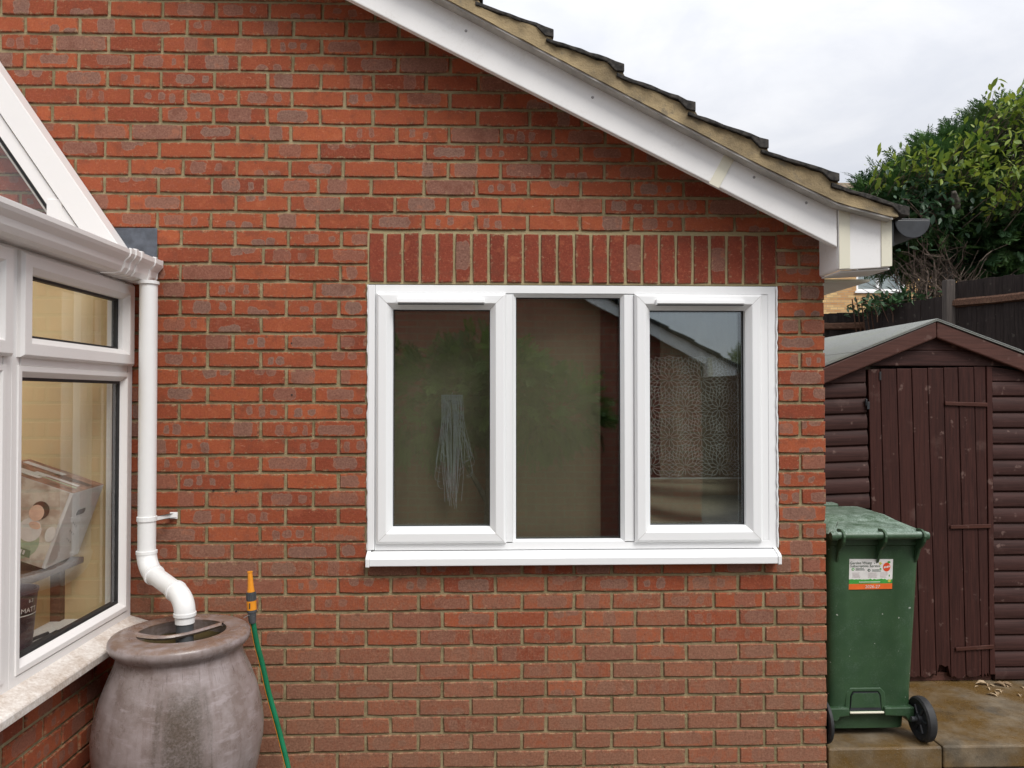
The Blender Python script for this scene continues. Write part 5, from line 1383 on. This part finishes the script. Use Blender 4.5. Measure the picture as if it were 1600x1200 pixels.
build('net_curtain', MB().box(11.45, 12.9, Yn+.35, Yn+.36, 4.85, 6.0), M_LACE, nw)
rm = MB()
for i in range(10):
    z = 7.05+i*.145; y = Yn-.5+i*.165; rm.prism([(y, z), (y+.22, z+.19), (y+.22, z+.15), (y, z-.045)], 'x', 7.9, 16.4)
M_RT = plain('brown_tile', (.17, .125, .085), .9, .3, 5, .5)
build('roof_tiles', rm, M_RT, nh, kind='stuff')
# ------------------------------------------------------------------ what the panes mirror: facing gable and shrub behind the photographer
op = thing('facing_house', (0, -6, 0), 'neighbouring brick gable mirrored in the three window panes', 'house')
Yo = -5.45
orl = lambda x: 1.955 - .533*(x-2.80)          # roof line
om = MB().prism([(-3.2, -.2), (2.48, -.2), (2.48, orl(2.48)-.05), (-1.6, orl(-1.6)-.05), (-3.2, orl(-1.6)-.9)], 'y', Yo-.3, Yo)
build('wall', om, M_OPPBRICK, op)
build('bargeboard', MB().prism([(2.50, orl(2.5)-.15), (2.50, orl(2.50)), (-1.6, orl(-1.6)), (-1.6, orl(-1.6)-.15)], 'y', Yo+.15, Yo+.17), M_UPVC_OLD, op, bevel=.005)
build('eave_box', MB().prism([(2.505, 1.83), (2.83, 1.85), (2.83, 1.965), (2.505, orl(2.505)-.005)], 'y', Yo, Yo+.172), M_UPVC_OLD, op, bevel=.005)
build('joint_cover', MB().box(2.512, 2.56, Yo+.173, Yo+.178, 1.84, 2.05), M_CREAM, op)
rt = MB(); 
for i in range(15):
    x = 2.93-i*.29; za = orl(x)+.05; rt.prism([(x, za), (x-.33, za+.155), (x-.33, za+.12), (x, za-.045)], 'y', Yo-7, Yo+.22)
build('roof_tiles', rt, M_TILE, op, kind='stuff')
build('side_wall', MB().box(2.40, 2.478, Yo-7, Yo-.301, -.2, 1.95), M_SIDEBRICK, op)
build('verge_mortar', MB().prism([(2.85, orl(2.85)+.002), (2.85, orl(2.85)+.03), (-1.6, orl(-1.6)+.03), (-1.6, orl(-1.6)+.002)], 'y', Yo+.05, Yo+.2), M_VERGE, op)
gf = thing('added_fence', (4.6, -9, 0), 'added out-of-view board fence that darkens the low reflection in the right pane', 'fence')  # added unseen fence, blocks the bright gap mirrored beside the facing gable
for i in range(28):
    x = 2.55+.15*i
    build('board', MB().box(x, x+.146, -9.02-.012*(i % 2), -9.0-.012*(i % 2), .0, 2.0+rng.uniform(-.01, .01)), M_RAIL, gf, (x+.07, -9, .8))
hd = thing('garden_tree', (4.2, -11, 0), 'pale leafy tree mirrored at the right edge of the right pane', 'tree')
P, Dd = shell_points([(5.0, -11, 1.6, .70, .5, .75), (5.9, -11, 1.9, 1.0, .6, .9)], 700, .4)
M_PALE = leafy('pale_foliage', (.10, .14, .05), (.30, .34, .16), .6, .4)
scatter('foliage', SPR, P, Dd+nrg.normal(size=Dd.shape)*.6+np.array([0, 0, .4]), nrg.uniform(.25, .5, len(P)), M_PALE, hd, nrg.random(len(P)))
build('trunk', MB().tube([(4.6, -11, 0), (4.65, -11, 1.2), (4.6, -11, 2.3)], [.08, .06, .02], 8), M_BARK, hd, smooth=True)
sh_ = thing('garden_shrub', (.0, -4.75, 0), 'green leafy shrub mirrored in the left and middle panes', 'shrub')
P, Dd = shell_points([(-.55, -4.8, 1.55, .75, .30, .55), (.05, -4.75, 1.72, .62, .32, .50), (.62, -4.8, 1.45, .62, .3, .42)], 1500, .5)
M_SHRUB = leafy('shrub_leaf', (.03, .08, .012), (.20, .32, .06), .6, .45)
scatter('foliage', SPR, P, Dd+nrg.normal(size=Dd.shape)*.5, nrg.uniform(.14, .3, len(P)), M_SHRUB, sh_, np.clip(nrg.normal(.6, .25, len(P)), 0, 1), droop=.2)
build('trunk', MB().tube([(0, -4.8, 0), (.03, -4.8, .7), (0, -4.8, 1.5)], [.05, .04, .02], 8).tube([(0, -4.8, .5), (-.5, -4.8, 1.4)], [.03, .015], 6).tube([(0, -4.8, .5), (.55, -4.8, 1.3)], [.03, .015], 6), M_TWIG, sh_, smooth=True)

# ------------------------------------------------------------------ fallen leaves and twigs on the slab
lme = []
for k in range(4):
    me = bpy.data.meshes.new('dry_leaf'); v = LT[0].copy(); v[:, 1] *= nrg.uniform(.7, 1.2); v[:, 2] = v[:, 2]*1.5 + .35*np.abs(v[:, 1]) + .12*np.sin(v[:, 0]*3)+.02
    me.from_pydata([tuple(p) for p in v], [], [tuple(f[:3]) for f in LT[1]]); me.materials.append(M_DRY); a = me.attributes.new('shade', 'FLOAT', 'POINT'); a.data.foreach_set('value', [nrg.uniform(.2, .9)]*7); lme.append(me)
def dry(x, y, z, s, lab, grp):
    o_ = bpy.data.objects.new('dry_leaf', lme[rng.randrange(4)]); link(o_, None, Vector((x, y, z))); o_.rotation_euler = (rng.uniform(-.2, .2), rng.uniform(-.15, .15), rng.uniform(0, 6.28)); o_.scale = (s, s, s*rng.uniform(.6, 1.2)); props(o_, lab, 'leaf', grp)
for i in range(26):
    dry(min(3.1, 2.50+abs(rng.gauss(0, .22))+.1*rng.random()), .66+rng.uniform(-.10, .06), .1015, rng.uniform(.03, .065), 'dry pale leaf on the concrete at the foot of the shed', 'fallen leaves by the shed')
for i in range(12): dry(2.05+rng.uniform(0, .45), -.02+rng.uniform(-.05, .01), .001, rng.uniform(.03, .05), 'dry leaf on the ground below the slab edge', 'fallen leaves below the slab edge')
